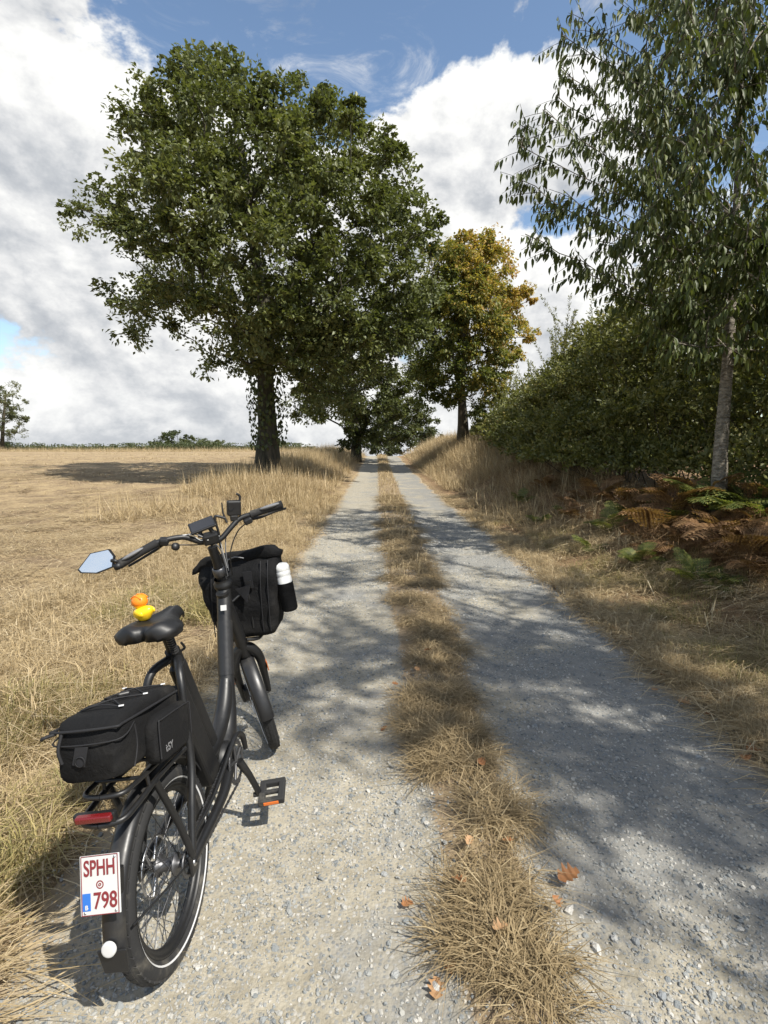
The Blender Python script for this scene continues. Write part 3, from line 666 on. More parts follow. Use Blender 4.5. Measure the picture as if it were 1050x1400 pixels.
# variants per level of detail: 0-3 tall straw, 4-7 short straw, 8-10 lying straw, 11-13 brown, 14-16 green, 17-20 strip, 21-22 lying strip
SPEC = [('straw', 4, 26, .50, .07, .0042, .55, .7, 0), ('straw', 4, 30, .17, .07, .0036, .8, .6, 0), ('straw', 3, 26, .26, .14, .0038, .5, .5, 1), ('brown_grass', 3, 28, .42, .09, .0045, .8, .9, 0),
        ('green_grass', 3, 30, .16, .06, .0036, .6, .6, 0), ('strip_grass', 4, 34, .060, .055, .0026, 1.0, .7, 0), ('strip_grass', 2, 26, .14, .09, .003, .5, .5, 1)]
GM = ['straw', 'brown_grass', 'green_grass', 'strip_grass']
def variant(spec, lod):
    mt, _, n, h, sp_, wd, le, cu, fl = spec; n = int(n * (.75, .38, .20)[lod]); me = tuft('tuft', n, h, sp_, wd * (1, 1.7, 3.0)[lod], le, None, cu, bool(fl))
    V = np.zeros(len(me.vertices) * 3, np.float32); me.vertices.foreach_get('co', V); V = V.reshape(-1, 5, 3); T = np.zeros(len(V) * 5, np.float32); me.attributes['tint'].data.foreach_get('value', T); bpy.data.meshes.remove(me)
    return V, T.reshape(-1, 5)[:, 0], GM.index(mt)
VAR = [[variant(sp_, lod) for sp_ in SPEC for _ in range(sp_[1])] for lod in range(3)]
def bake_grass(P, S, I):
    Vs, Fs, Ts, Ms, off = [], [], [], [], 0
    lod = np.digitize(P[:, 1], [3.5, 9.])
    for L in range(3):
        for v in range(len(VAR[0])):
            q = np.where((lod == L) & (I == v))[0]
            if not len(q): continue
            B, T, mi = VAR[L][v]; yaw = rng.random(len(q)) * 6.283; c_, s_ = np.cos(yaw)[:, None, None], np.sin(yaw)[:, None, None]; sc = S[q][:, None, None]
            X = (B[None, ..., 0] * c_ - B[None, ..., 1] * s_) * sc; Yv = (B[None, ..., 0] * s_ + B[None, ..., 1] * c_) * sc; Z = B[None, ..., 2] * sc * (.8 + .4 * rng.random((len(q), 1, 1)))
            V = np.stack([X, Yv, Z], -1) + P[q][:, None, None, :]; nb_ = V.shape[0] * V.shape[1]
            Vs.append(V.reshape(-1, 3)); o = off + np.arange(nb_)[:, None] * 5; off += nb_ * 5
            tt = np.clip(T[None] * .6 + rng.random((len(q), 1)) * .4, 0, 1).ravel()
            fr = np.array([[0, 1, 3], [0, 3, 2], [2, 3, 4]]) if L == 0 else np.array([[0, 1, 4]])
            if L == 1: fr = np.array([[0, 1, 3], [2, 3, 4]])
            Fs.append((o[:, None, :] * 0 + o[:, :1, None] + fr[None]).reshape(-1, 3)); Ts.append(np.repeat(tt, 5)); Ms.append(np.full(nb_ * len(fr), mi))
    me = bigmesh('dry_grass', np.concatenate(Vs), np.concatenate(Fs), {'tint': np.concatenate(Ts)}); 
    for g_ in GM: me.materials.append(M[g_])
    me.polygons.foreach_set('material_index', np.concatenate(Ms).astype(np.int32)); me.update()
    print('GRASS tris', len(me.polygons)); return me
GP, GI, GS = [], [], []
def add(x, y, kinds, scale, dz=0.0):
    n = len(x); z = any_z(x, y) + dz
    GP.append(np.stack([x, y, z], 1)); GI.append(rng.choice(kinds, n)); GS.append(np.broadcast_to(scale, (n,)) * (.7 + .6 * rng.random(n)))
def region(n, x0, x1, y0, y1, power=1.0, in_s=True):
    y = y0 + (y1 - y0) * rng.random(n) ** power; s = x0 + (x1 - x0) * rng.random(n); return s - LAT * y, y, s
TALL, SHORT, LYING, BROWN, GREEN, STRIP, SLY = [0, 1, 2, 3], [4, 5, 6, 7], [8, 9, 10], [11, 12, 13], [14, 15, 16], [17, 18, 19, 20], [21, 22]
def keep(msk, *a): return [q[msk] for q in a]
# left verge beside the track: matted straw, greener close to the bike
x, y, s = region(14000, -4.2, XL + .03, 1.0, 16, 1.5); x, y, s = keep((s > -3.1 - .5 * fbm(y, y * 0, 62)) & (True if False else True) & (fbm(x * 1.3, y * 1.3, 61) + .25 * (s < -1.6) > .42), x, y, s); x, y, s = keep(fbm(x * 1.3, y * 1.3, 61) + .25 * (s < -1.6) > .42, x, y, s); add(x, y, SHORT + LYING, 1.0)
x, y, s = region(4200, -3.2, -1.6, 1.5, 15, 1.2); x, y, s = keep(fbm(x * .8, y * .8, 63) > .45, x, y, s); add(x, y, TALL, .62)
x, y, s = region(1500, -2.3, XL - .05, 1.4, 5.2); x, y, s = keep(fbm(x * 1.1, y * 1.1, 65) > .50, x, y, s); add(x, y, GREEN, 1.0)
x, y, s = region(1500, -3.6, -1.5, 1.6, 3.6); x, y, s = keep(fbm(x * .9, y * .9, 67) > .44, x, y, s); add(x, y, GREEN + SHORT, 1.15)
# the harvested field: lying straw, thinning into bare soil, short stubble
x, y, s = region(3500, -9, -3.2, 3.2, 11, 1.1); x, y, s = keep((fbm(x * .9, y * .9, 78) > .42) & (np.abs(x) < y * .8 + 1.5), x, y, s); add(x, y, LYING, 1.15)
x, y, s = region(2500, 2.3, 4.0, 12, 36, 1.0); x, y, s = keep(fbm(x * .8, y * .5, 79) > .45, x, y, s); add(x, y, TALL, .95 + .008 * y)
x, y, s = region(15000, -22, -3.6, 3, 30, 1.2); x, y, s = keep((fbm(x * .55, y * .55, 71) > .47) & (np.abs(x) < y * .8 + 2), x, y, s); add(x, y, LYING, 1.05 + .02 * y)
x, y, s = region(7000, -30, -3.6, 5, 60, 1.0); x, y, s = keep((fbm(x * .3, y * .3, 73) > .5) & (np.abs(x) < y * .8 + 2), x, y, s); add(x, y, LYING + SHORT, .75 + .012 * y)
# tall golden grass on the low bank by the oak and along both sides of the far track
x, y, s = region(9000, -5.6, -1.5, 10, 50, 1.0); x, y, s = keep((s < -1.5 - .9 * fbm(y * .5, y * 0, 75)) & (fbm(x * .7, y * .7, 76) > .40), x, y, s); add(x, y, TALL, .85 + .012 * y)
x, y, s = region(4200, -5.2, -1.35, 16, 55, 1.0); add(x, y, TALL + SHORT, 1.0 + .01 * y)
x = -70 + 66 * rng.random(5200); y = 80 + 12 * rng.random(5200); add(x, y, TALL, 1.6)
x, y, s = region(3000, -12, -4, 17, 26); x, y, s = keep(np.hypot(x + 4.3, y - 20) < 2.6, x, y, s); add(x, y, TALL + SHORT, .9)
# the strip between the ruts
x, y, s = region(15000, XS - .5, XS + .5, .9, 16, 1.7)
dd = np.abs(s - XS + (fbm(x * 3.1, y * 3.1, 41) - .5) * .12) / strip_half(y); x, y, s, dd = keep((dd < 1.15) & (fbm(x * 3.5, y * 3.5, 81) > .42 + .14 * dd), x, y, s, dd); add(x, y, STRIP + SLY * 3, .95 + .03 * y)
x, y, s = region(2600, XS - .4, XS + .4, .9, 5.5, 1.3); x, y, s = keep((np.abs(s - XS) < strip_half(y) * .8) & (fbm(x * 2.6, y * 2.6, 83) > .60), x, y, s); add(x, y, STRIP + SLY, 1.0)
x, y, s = region(4200, XS - .42, XS + .42, 5.5, 55, 1.0); x, y, s = keep(np.abs(s - XS) < strip_half(y), x, y, s); add(x, y, SHORT + STRIP, .8 + .012 * y)
# right verge: short trodden straw beside the track, brown growth up the bank
x, y, s = region(14000, XR - .03, 3.4, 1.4, 16, 1.4); x, y, s = keep(fbm(x * 1.4, y * 1.4, 91) > .42, x, y, s); add(x, y, STRIP + LYING + SLY, 1.15)
x, y, s = region(2600, XR + .2, 3.6, 1.5, 10, 1.2); x, y, s = keep(fbm(x * 1.2, y * 1.2, 93) > .56, x, y, s); add(x, y, GREEN, .75)
x, y, s = region(5600, XR + .05, 4.6, 8, 50, 1.1); x, y, s = keep(s > XR + .1 + .7 * fbm(y * .5, y * 0 + 3, 95), x, y, s); add(x, y, SHORT + TALL, .72 + .012 * y)
x, y, s = region(2600, 3.3, 5.2, 2.5, 14, 1.1); add(x, y, BROWN, .7)
x, y, s = region(3000, 2.6, 4.6, 3, 14, 1.1); x, y, s = keep(fbm(x * 1.1, y * 1.1, 97) > .46, x, y, s); add(x, y, SHORT + LYING + STRIP, 1.2)
x, y, s = region(4600, 3.4, 5.6, 12, 45, 1.0); add(x[y < 17], y[y < 17], BROWN + TALL[:2], 1.0); add(x[y >= 17], y[y >= 17], TALL, 1.0 + .01 * y[y >= 17])
x, y, s = region(1500, XR - .02, XR + .35, 2, 12, 1.2); add(x, y, SHORT, .7)
GP = np.concatenate(GP); GI = np.concatenate(GI); GS = np.concatenate(GS)
bk_clear = (np.hypot(GP[:, 0] + .6, GP[:, 1] - 1.5) > .28)
GP, GI, GS = GP[bk_clear], GI[bk_clear], GS[bk_clear]
tag(link('dry_grass', bake_grass(GP, GS, GI)), 'sun-bleached straw and grass tufts on verges, strip and field', 'grass', kind='stuff')

# gravel chippings on the two ruts
def stone_mat(name, stops):
    m, t = material(name); c = t.ramp(rnd(t), stops); n = t.noise(objc(t), 3, 4); c = t.mix(t.m('MULTIPLY', n, .4), c, (.35, .33, .28))
    out(t, pbr(t, c, .85, bump(t, n, .4, .05), Specular_IOR_Level=.25)); return m
M['chip'] = stone_mat('chipping', [(0, (.13, .15, .165)), (.35, (.22, .235, .24)), (.65, (.33, .325, .30)), (.9, (.42, .40, .36)), (1, (.52, .50, .46))])
M['stone'] = stone_mat('loose_stone', [(0, (.20, .22, .24)), (.6, (.30, .31, .31)), (1, (.52, .50, .46))])
SM = [stone_mesh('chipping', M['chip'], 100 + i) for i in range(6)]
n = 120000; y = 1.0 + 11 * rng.random(n) ** 1.9; s = XL - .1 + (XR - XL + .2) * rng.random(n); x = s - LAT * y
strip_d = np.abs(s - XS) / strip_half(y)
pr = .30 + .9 * sstep(.36, .62, fbm(x * 1.5, y * 1.5, 101)) ; pr = pr * (.25 + .75 * sstep(.7, 1.25, strip_d)) * np.interp(s, [XL - .1, XL + .35, XR], [.12, .7, 1.15])
kp = rng.random(n) < pr; x, y, s = x[kp], y[kp], s[kp]
sz = .0026 + .0046 * rng.random(len(x)) ** 2.4 + .006 * (rng.random(len(x)) > .985); sz = sz * (1 + .05 * y)
scatter('gravel', SM, np.stack([x, y, any_z(x, y) + sz * .15], 1), rng.random(len(x)) * 6.283, sz, rng.integers(0, 6, len(x)), .5, 'loose grey and beige gravel chippings on the track', 'gravel')

# stones big enough to tell apart
SPX = [(546 + 0, 1098), (776, 1299), (905, 1362), (798, 1388), (822, 1378), (778, 1248), (870, 1287), (840, 1286), (790, 1330), (690, 1052), (712, 1102), (735, 1195), (540, 1330), (503, 1390), (600, 1305), (595, 1352), (525, 1193), (955, 1035), (700, 1140), (770, 1210), (815, 1300), (650, 1330)]
srnd = random.Random(5)
def ground_pt(px, py):
    r = ray(px, py); k = -CH / r[2]; return r[0] * k, r[1] * k
for i, (px, py) in enumerate(SPX):
    gx, gy = ground_pt(px, py); sz = srnd.uniform(.010, .019); ins = abs(gx + LAT * gy - XS) < .26
    o = link('loose_stone', stone_mesh('loose_stone', M['stone'], 200 + i)); o.location = (gx, gy, float(any_z(gx, gy)) + sz * .25); o.scale = (sz,) * 3; o.rotation_euler = (0, 0, srnd.uniform(0, 6))
    lb = ('fist-free small grey stone lying along the grass strip' if ins else ('small loose grey stone on the right wheel rut' if gx > .4 else 'small loose grey stone on the left wheel rut')).replace('fist-free ', '')
    tag(o, lb, 'stone', 'loose stones on the track')

# fallen oak leaves
def oak_leaf_mesh(seed):
    rs = np.random.default_rng(seed); ol = []
    for u in np.linspace(0, 1, 31): ol.append((u, (.06 + .26 * math.sin(math.pi * min(1, u * .95 + .02)) ** .8) * (1 + .34 * math.cos(u * 6.283 * 3.6)) * (0 if u in (0, 1) else 1)))
    V = [(0, u - .5, 0) for u, _ in ol] + [(-w_, u - .5, 0) for u, w_ in ol] + [(w_, u - .5, 0) for u, w_ in ol]; k = len(ol); cu = rs.uniform(.3, 1.3); tw = rs.uniform(-.8, .8)
    V = [(x, y, cu * (x * x * 1.8 + .35 * y * y) + tw * x * y + .02) for x, y, z in V]; F = []
    for i in range(k - 1): F += [(i, i + 1, k + i + 1, k + i), (i, 2 * k + i, 2 * k + i + 1, i + 1)]
    me = bigmesh('fallen_leaf', np.array(V), np.array(F), {'tint': np.full(len(V), rs.uniform(.1, 1))}, True); me.materials.append(M['dead_leaf']); sol = None; return me
OLM = [oak_leaf_mesh(300 + i) for i in range(7)]
leafpx = [(776, 1216, .075, 'strip'), (627, 1228, .05, 'strip'), (683, 1302, .05, 'strip'), (596, 1355, .06, 'left'), (617, 1328, .045, 'left'), (556, 1240, .045, 'left'), (525, 1000, .04, 'left'), (658, 1068, .05, 'strip'), (693, 1178, .04, 'strip'), (640, 1180, .04, 'strip'), (570, 930, .05, 'strip'), (585, 905, .05, 'strip'), (760, 1255, .04, 'strip'), (540, 948, .045, 'strip'),
          (990, 968, .07, 'verge'), (970, 985, .06, 'verge'), (935, 968, .07, 'verge'), (960, 960, .06, 'verge'), (1005, 958, .07, 'verge'), (1030, 1035, .07, 'verge'), (1040, 1020, .06, 'verge'), (1020, 1045, .06, 'verge'), (905, 930, .06, 'verge'), (880, 905, .06, 'verge'), (920, 915, .06, 'verge'), (1000, 930, .06, 'verge'), (860, 880, .06, 'verge'), (1045, 1000, .06, 'verge'), (985, 940, .06, 'verge'), (950, 940, .07, 'verge'), (840, 865, .06, 'verge'), (895, 950, .05, 'verge')]
LB = {'strip': 'curled brown oak leaf lying in the grass strip between the ruts', 'left': 'dry brown oak leaf on the left wheel rut', 'verge': 'fallen brown leaf on the shaded right verge by the track'}
for i, (px, py, sz, wh) in enumerate(leafpx):
    gx, gy = ground_pt(px, py); o = link('fallen_leaf', OLM[i % 7]); o.location = (gx, gy, float(any_z(gx, gy)) + (.045 if wh == 'strip' else .028 if wh == 'verge' else .008)); sc = sz * 1.0
    o.scale = (sc, sc, sc); o.rotation_euler = (srnd.uniform(-.3, .3), srnd.uniform(-.3, .3), srnd.uniform(0, 6.28)); tag(o, LB[wh], 'leaf', 'fallen leaves ' + ('on the verge' if wh == 'verge' else 'on the track'))

# ------------------------------------------------------------------ bracken on the right bank
def frond(L, droop, seed, dens=22):
    """one fern frond: a bent stalk with tapering toothed leaflets on both sides"""
    rs = np.random.default_rng(seed); V, F, T = [], [], []
    def quad(a, b, c, d, tv):
        k = len(V); V.extend([a, b, c, d]); F.append((k, k + 1, k + 2, k + 3)); T.extend([tv] * 4)
    pt = lambda u: np.array([0, L * (u * (1 - .22 * droop * u)), L * (1.15 * u - (.38 + .5 * droop) * u * u)])
    for i in range(10):
        a, b = pt(i / 10), pt((i + 1) / 10); w_ = np.array([.006 * (1.1 - i / 10), 0, 0]); quad(a - w_, a + w_, b + w_ * .9, b - w_ * .9, .25); quad(a + np.array([0, 0, .005]), a - np.array([0, 0, .006]), b - np.array([0, 0, .006]), b + np.array([0, 0, .005]), .25)
    for i in range(dens):
        u = .16 + .84 * i / dens; p = pt(u); q = pt(min(1, u + .02)) - p; q = q / np.linalg.norm(q); ll = L * .34 * math.sin(math.pi * min(1, (u - .08) * .92 + .12)) ** .9 * rs.uniform(.85, 1.1)
        for sg in (-1, 1):
            dr = norm(np.array([sg * .9, 0, -.18 * rs.uniform(.3, 1.6)]) + q * .42); nn = norm(np.cross(dr, q) * sg); tv = rs.uniform(0, 1); m_ = max(3, int(ll / .035))
            for j in range(m_):       # pinnules along each leaflet
                w0 = j / m_; b = p + dr * ll * w0 + np.array([0, 0, -.10 * ll * w0 * w0]); wl = ll * .23 * (1 - w0) ** .7 + .006
                for s2 in (-1, 1):
                    e = q * s2 * wl + dr * ll * .10 + np.array([0, 0, rs.uniform(-.2, .1) * wl]); wv = dr * ll / m_ * .42
                    k = len(V); V.extend([b - wv, b + wv, b + e]); F.append((k, k + 1, k + 2, k + 2)); T.extend([tv * .7 + .3 * rs.random()] * 3)
    tri = np.array(F); 
    return np.array(V), tri, np.array(T)
def frond_mesh(L, droop, seed, mat):
    V, F, T = frond(L, droop, seed); me = bpy.data.meshes.new('frond'); me.from_pydata(V.tolist(), [], [tuple(dict.fromkeys(f)) for f in F.tolist()])
    a = me.attributes.new('tint', 'FLOAT', 'POINT'); a.data.foreach_set('value', T.astype(np.float32)); me.materials.append(mat); return me
FM = {'brown': [frond_mesh(.75, d, 400 + i, M['bracken_brown']) for i, d in enumerate((.5, .9, 1.2))], 'green': [frond_mesh(.7, d, 420 + i, M['bracken_green']) for i, d in enumerate((.4, .8, 1.1))]}
FERN = [(735, 718, .5, 'green'), (772, 705, .45, 'green'), (810, 755, .5, 'green'), (930, 720, .75, 'green'), (955, 800, .6, 'green'), (985, 810, .45, 'green'), (865, 690, .8, 'brown'), (905, 675, .9, 'brown'), (935, 668, 1.0, 'brown'), (970, 690, 1.0, 'brown'), (1010, 680, 1.0, 'green'), (1040, 700, 1.0, 'brown'), (1020, 730, .9, 'brown'), (985, 745, .9, 'brown'),
        (1045, 660, 1.0, 'green'), (840, 665, .8, 'brown'), (800, 668, .7, 'brown'), (775, 690, .6, 'brown'), (890, 715, .7, 'brown'), (940, 750, .7, 'brown'), (1040, 760, .8, 'brown'), (1000, 780, .6, 'brown'), (870, 740, .5, 'brown'), (850, 715, .6, 'green'), (1030, 690, 1.4, 'green'), (1005, 715, 1.35, 'green'), (1048, 725, 1.5, 'green'), (955, 705, 1.3, 'brown'), (925, 715, 1.2, 'brown'), (890, 735, 1.1, 'brown'), (1020, 770, 1.1, 'brown'), (850, 700, 1.1, 'brown'), (820, 690, 1.0, 'brown'), (1048, 800, .6, 'brown'), (905, 700, .8, 'green'), (960, 655, .9, 'brown'), (745, 672, .8, 'brown'), (715, 690, .6, 'green'), (790, 715, .7, 'brown'), (830, 730, .7, 'green'), (905, 765, .8, 'brown'), (870, 775, .55, 'green')]
def hit(px, py):
    r = ray(px, py); lo = None
    for k in np.arange(1.2, 40, .04):
        p = r * k + np.array([0, 0, CH])
        if p[2] < float(ground_z(p[0], p[1], False)) : return p
    return p
for i, (px, py, sc, kd) in enumerate(FERN):
    p = hit(px, py); k_ = 1.0
    while p[0] * k_ + LAT * p[1] * k_ > np.interp(p[1] * k_, [3.6, 6, 8, 10, 14, 20, 28, 33], [5.6, 5.1, 4.5, 3.95, 3.85, 4.2, 5.0, 5.6]) and k_ > .5: k_ -= .02
    p = p * np.array([k_, k_, 1]); gz_ = float(ground_z(p[0], p[1])); 
    dch = math.hypot(p[0] - cb[0], p[1] - cb[1]); wh_ = 'beside the pale cherry trunk' if dch < 1.1 else ('at the edge of the mown verge' if lat(p[0], p[1]) < 3.3 else ('under the dark hedgerow' if p[1] > 7.5 else 'on the open bank near the verge'))
    lb = ('withered rust-brown bracken fern ' + wh_ if kd == 'brown' else 'green bracken fern ' + wh_)
    root = thing('bracken_fern', lb, 'fern', (p[0], p[1], gz_ - .02), (0, 0, srnd.uniform(0, 6.28)), 'bracken ferns on the right bank')
    nf = srnd.randint(5, 8)
    for j in range(nf):
        o = link('frond', FM[kd][srnd.randrange(3)], parent=root); q = sc * srnd.uniform(.65, 1.05); o.scale = (q,) * 3; o.rotation_euler = (srnd.uniform(-.1, .45), srnd.uniform(-.25, .25), j * 6.283 / nf + srnd.uniform(-.4, .4))
# ------------------------------------------------------------------ the electric bicycle (local axes: x right, y forward, z up, origin at the rear tyre's contact)
def metal(name, col, rough, metal_=0.0, dust=.0, spec=.5, bmp=.03, scale=60): return simple(name, col, rough, metal_, .3, scale, bmp, spec, dust)
M['frame'] = metal('black_paint', (.0075, .0075, .008), .42, 0, .03)
M['satin'] = metal('satin_grey', (.019, .019, .02), .38, .25, .10)
M['rubber'] = metal('rubber', (.018, .018, .0185), .78, 0, .30, .3, .2, 120)
M['plastic'] = metal('black_plastic', (.0055, .0055, .006), .48, 0, .02)
M['bag'] = metal('bag_fabric', (.0042, .0042, .0048), .88, 0, .03, .25, .35, 420)
mb_, tb_ = material('bag_fabric'); pb_ = objc(tb_); nb1, nb2_ = tb_.noise(pb_, 16, 5, .6, .6), tb_.noise(pb_, 420, 3)
out(tb_, pbr(tb_, tb_.mix(tb_.ss(tb_.noise(pb_, 5, 5, .65), .5, .8, 0, .10), (.0045, .0045, .005), (.16, .145, .12)), .86, bump(tb_, tb_.m('MULTIPLY_ADD', nb2_, .05, nb1), .55, .02), Specular_IOR_Level=.25)); M['bag'] = mb_
M['bag_trim'] = metal('bag_trim', (.011, .011, .0125), .7, 0, .02, .3, .2, 200)
M['steel'] = metal('steel', (.45, .45, .46), .32, 1.0, .1)
M['dark_steel'] = metal('dark_steel', (.10, .10, .105), .42, .8, .2)
M['reflex'] = metal('reflective_white', (.55, .55, .55), .4, .2, .15)
M['white'] = metal('white_enamel', (.47, .47, .46), .4, 0, .10)
M['bottle'] = metal('bottle_white', (.72, .72, .70), .35, 0, .0)
M['plate_red'] = metal('plate_red', (.16, .018, .022), .45)
M['plate_blue'] = metal('plate_blue', (.02, .12, .42), .45)
M['red_lens'] = metal('red_lens', (.11, .005, .006), .25, 0, 0, .8, .3, 260)
M['amber'] = metal('amber_lens', (.55, .13, .02), .2, 0, 0, .7)
M['duck_yellow'] = metal('duck_yellow', (.86, .50, .012), .3, 0, 0, .5)
M['duck_orange'] = metal('duck_orange', (.78, .20, .012), .3, 0, 0, .5)
M['screen'] = metal('screen', (.012, .014, .02), .12, 0, .0, .6, 0)
M['grip_grey'] = metal('grip_grey', (.15, .15, .155), .7)
m, t = material('mirror_glass'); out(t, pbr(t, (.92, .92, .91), .10, bump(t, t.noise(objc(t), 160, 3), .02, .002), Metallic=1.0)); M['mirror'] = m

class MB:
    def __init__(s): s.v = []; s.f = []; s.sm = []
    def add(s, V, F, smooth=True):
        k = len(s.v); s.v += [tuple(map(float, p)) for p in V]; s.f += [tuple(i + k for i in f) for f in F]; s.sm += [smooth] * len(F); return s
    def tube(s, pts, r, n=10, sub=6, closed=False, cap=True, flat=1.0):
        P = [Vector(p) for p in pts]
        if sub > 1 and len(P) > 2:
            Q, RR = [], []; m_ = len(P); rr = r if isinstance(r, (list, tuple)) else [r] * m_
            rngi = range(m_) if closed else range(m_ - 1)
            for i in rngi:
                p0, p1, p2, p3 = (P[(i - 1) % m_], P[i], P[(i + 1) % m_], P[(i + 2) % m_]) if closed else (P[max(0, i - 1)], P[i], P[i + 1], P[min(m_ - 1, i + 2)])
                for j in range(sub):
                    u = j / sub; Q.append(.5 * ((2 * p1) + (p2 - p0) * u + (2 * p0 - 5 * p1 + 4 * p2 - p3) * u * u + (3 * p1 - p0 - 3 * p2 + p3) * u ** 3)); RR.append(rr[i] * (1 - u) + rr[(i + 1) % m_] * u)
            if not closed: Q.append(P[-1]); RR.append(rr[-1])
            P = Q
        else: RR = r if isinstance(r, (list, tuple)) else [r] * len(P)
        m_ = len(P); V, F = [], []; nrm = None
        for i, p in enumerate(P):
            a = P[(i + 1) % m_] if (closed or i < m_ - 1) else p; b = P[i - 1] if (closed or i > 0) else p; d = (a - b).normalized()
            if nrm is None: nrm = d.orthogonal().normalized()
            nrm = (nrm - d * nrm.dot(d)).normalized(); bi = d.cross(nrm)
            for k in range(n): th = 6.28318 * k / n; V.append(p + (nrm * math.cos(th) + bi * math.sin(th) * flat) * RR[i])
        for i in range(m_ if closed else m_ - 1):
            for k in range(n): a = i * n + k; b = i * n + (k + 1) % n; c = ((i + 1) % m_) * n + (k + 1) % n; d = ((i + 1) % m_) * n + k; F.append((a, b, c, d))
        s.add(V, F)
        if cap and not closed: s.add(V[:n], [tuple(range(n))[::-1]], False); s.add(V[-n:], [tuple(range(n))], False)
        return s
    def box(s, c, size, rot=(0, 0, 0), bevel=.004, seg=2, taper=None):
        bm = bmesh.new(); bmesh.ops.create_cube(bm, size=1)
        for v in bm.verts:
            v.co = Vector((v.co.x * size[0], v.co.y * size[1], v.co.z * size[2]))
            if taper and v.co.z > 0: v.co.x *= taper[0]; v.co.y *= taper[1]
        if bevel: bmesh.ops.bevel(bm, geom=bm.edges[:], offset=bevel, segments=seg, affect='EDGES', profile=.5)
        mt = Matrix.Translation(c) @ Euler(rot).to_matrix().to_4x4(); bm.verts.index_update()
        V = [mt @ v.co for v in bm.verts]; F = [tuple(v.index for v in f.verts) for f in bm.faces]; bm.free()
        big = size[0] * size[1]
        return s.add(V, F, False)
    def lathe(s, prof, c=(0, 0, 0), axis=(1, 0, 0), n=24, closed=False, arc=None):
        """prof: (radius, offset along axis)"""
        ax = Vector(axis).normalized(); a = Vector((0, 0, 1)) if abs(ax.z) < .9 else Vector((0, 1, 0)); a = (a - ax * a.dot(ax)).normalized(); b = ax.cross(a); c = Vector(c); m_ = len(prof); V, F = [], []
        a0, a1 = arc or (0, 6.28318); N_ = n + 1 if arc else n
        for i in range(N_):
            th = a0 + (a1 - a0) * i / n
            for r, o in prof: V.append(c + ax * o + (a * math.cos(th) + b * math.sin(th)) * r)
        for i in range(n):
            j = (i + 1) if arc else (i + 1) % n
            for k in range(m_ if closed else m_ - 1): k2 = (k + 1) % m_; F.append((i * m_ + k, i * m_ + k2, j * m_ + k2, j * m_ + k))
        return s.add(V, F)
    def ellip(s, c, r, nu=16, nv=10, rot=(0, 0, 0), f=None):
        V, F = [], []; E_ = Euler(rot).to_matrix()
        for j in range(nv + 1):
            ph = math.pi * j / nv
            for i in range(nu):
                th = 6.28318 * i / nu; p = Vector((math.sin(ph) * math.cos(th) * r[0], math.sin(ph) * math.sin(th) * r[1], math.cos(ph) * r[2]))
                if f: p = f(p)
                V.append(Vector(c) + E_ @ p)
        for j in range(nv):
            for i in range(nu): F.append((j * nu + i, (j + 1) * nu + i, (j + 1) * nu + (i + 1) % nu, j * nu + (i + 1) % nu))
        return s.add(V, F)
    def xf(s, mt): s.v = [tuple(mt @ Vector(p)) for p in s.v]; return s
    def build(s, name, mat, parent=None, off=None, label=None):
        me = bpy.data.meshes.new(name); v = s.v if off is None else [(p[0] - off[0], p[1] - off[1], p[2] - off[2]) for p in s.v]
        me.from_pydata(v, [], s.f); me.polygons.foreach_set('use_smooth', s.sm); me.validate(); me.update()
        o = link(name, me, M[mat], parent)
        if label: o['label'] = label
        return o

PSI, LEAN = .025, .125
BLOC = Vector((-.58, 1.405, 0)); BLOC.z = float(any_z(-.58, 1.405)) + .002
BROT = (0, -LEAN, -PSI)
BM = Matrix.Translation(BLOC) @ Euler(BROT).to_matrix().to_4x4()
bike = thing('electric_bicycle', 'black step-through electric bicycle with small wheels parked on the gravel track', 'bicycle', BLOC, BROT)
WR = .262; WB = 1.075
S0 = Vector((0, .795, .877)); SAX = Vector((0, -.342, .94)); STEER = Matrix.Translation(S0) @ Matrix.Rotation(.44, 4, SAX) @ Matrix.Translation(-S0)
ID = Matrix.Identity(4)

def text_mesh(s, size, depth=.0006, bold=0.0, xs_=1.0):
    cu = bpy.data.curves.new('t', 'FONT'); cu.body = s; cu.size = size; cu.extrude = depth; cu.align_x = 'CENTER'; cu.align_y = 'CENTER'; cu.offset = bold
    ob = bpy.data.objects.new('t', cu); C.objects.link(ob); dg = bpy.context.evaluated_depsgraph_get(); dg.update(); me = bpy.data.meshes.new_from_object(ob.evaluated_get(dg)); bpy.data.objects.remove(ob); bpy.data.curves.remove(cu)
    for v in me.vertices: v.co.x *= xs_
    me.materials.clear(); return me
def text(s, size, mt, mat, parent, name='lettering', bold=0.0, xs_=1.0):
    me = text_mesh(s, size, .0006, bold, xs_); me.transform(mt); me.name = name; return link(name, me, M[mat], parent)

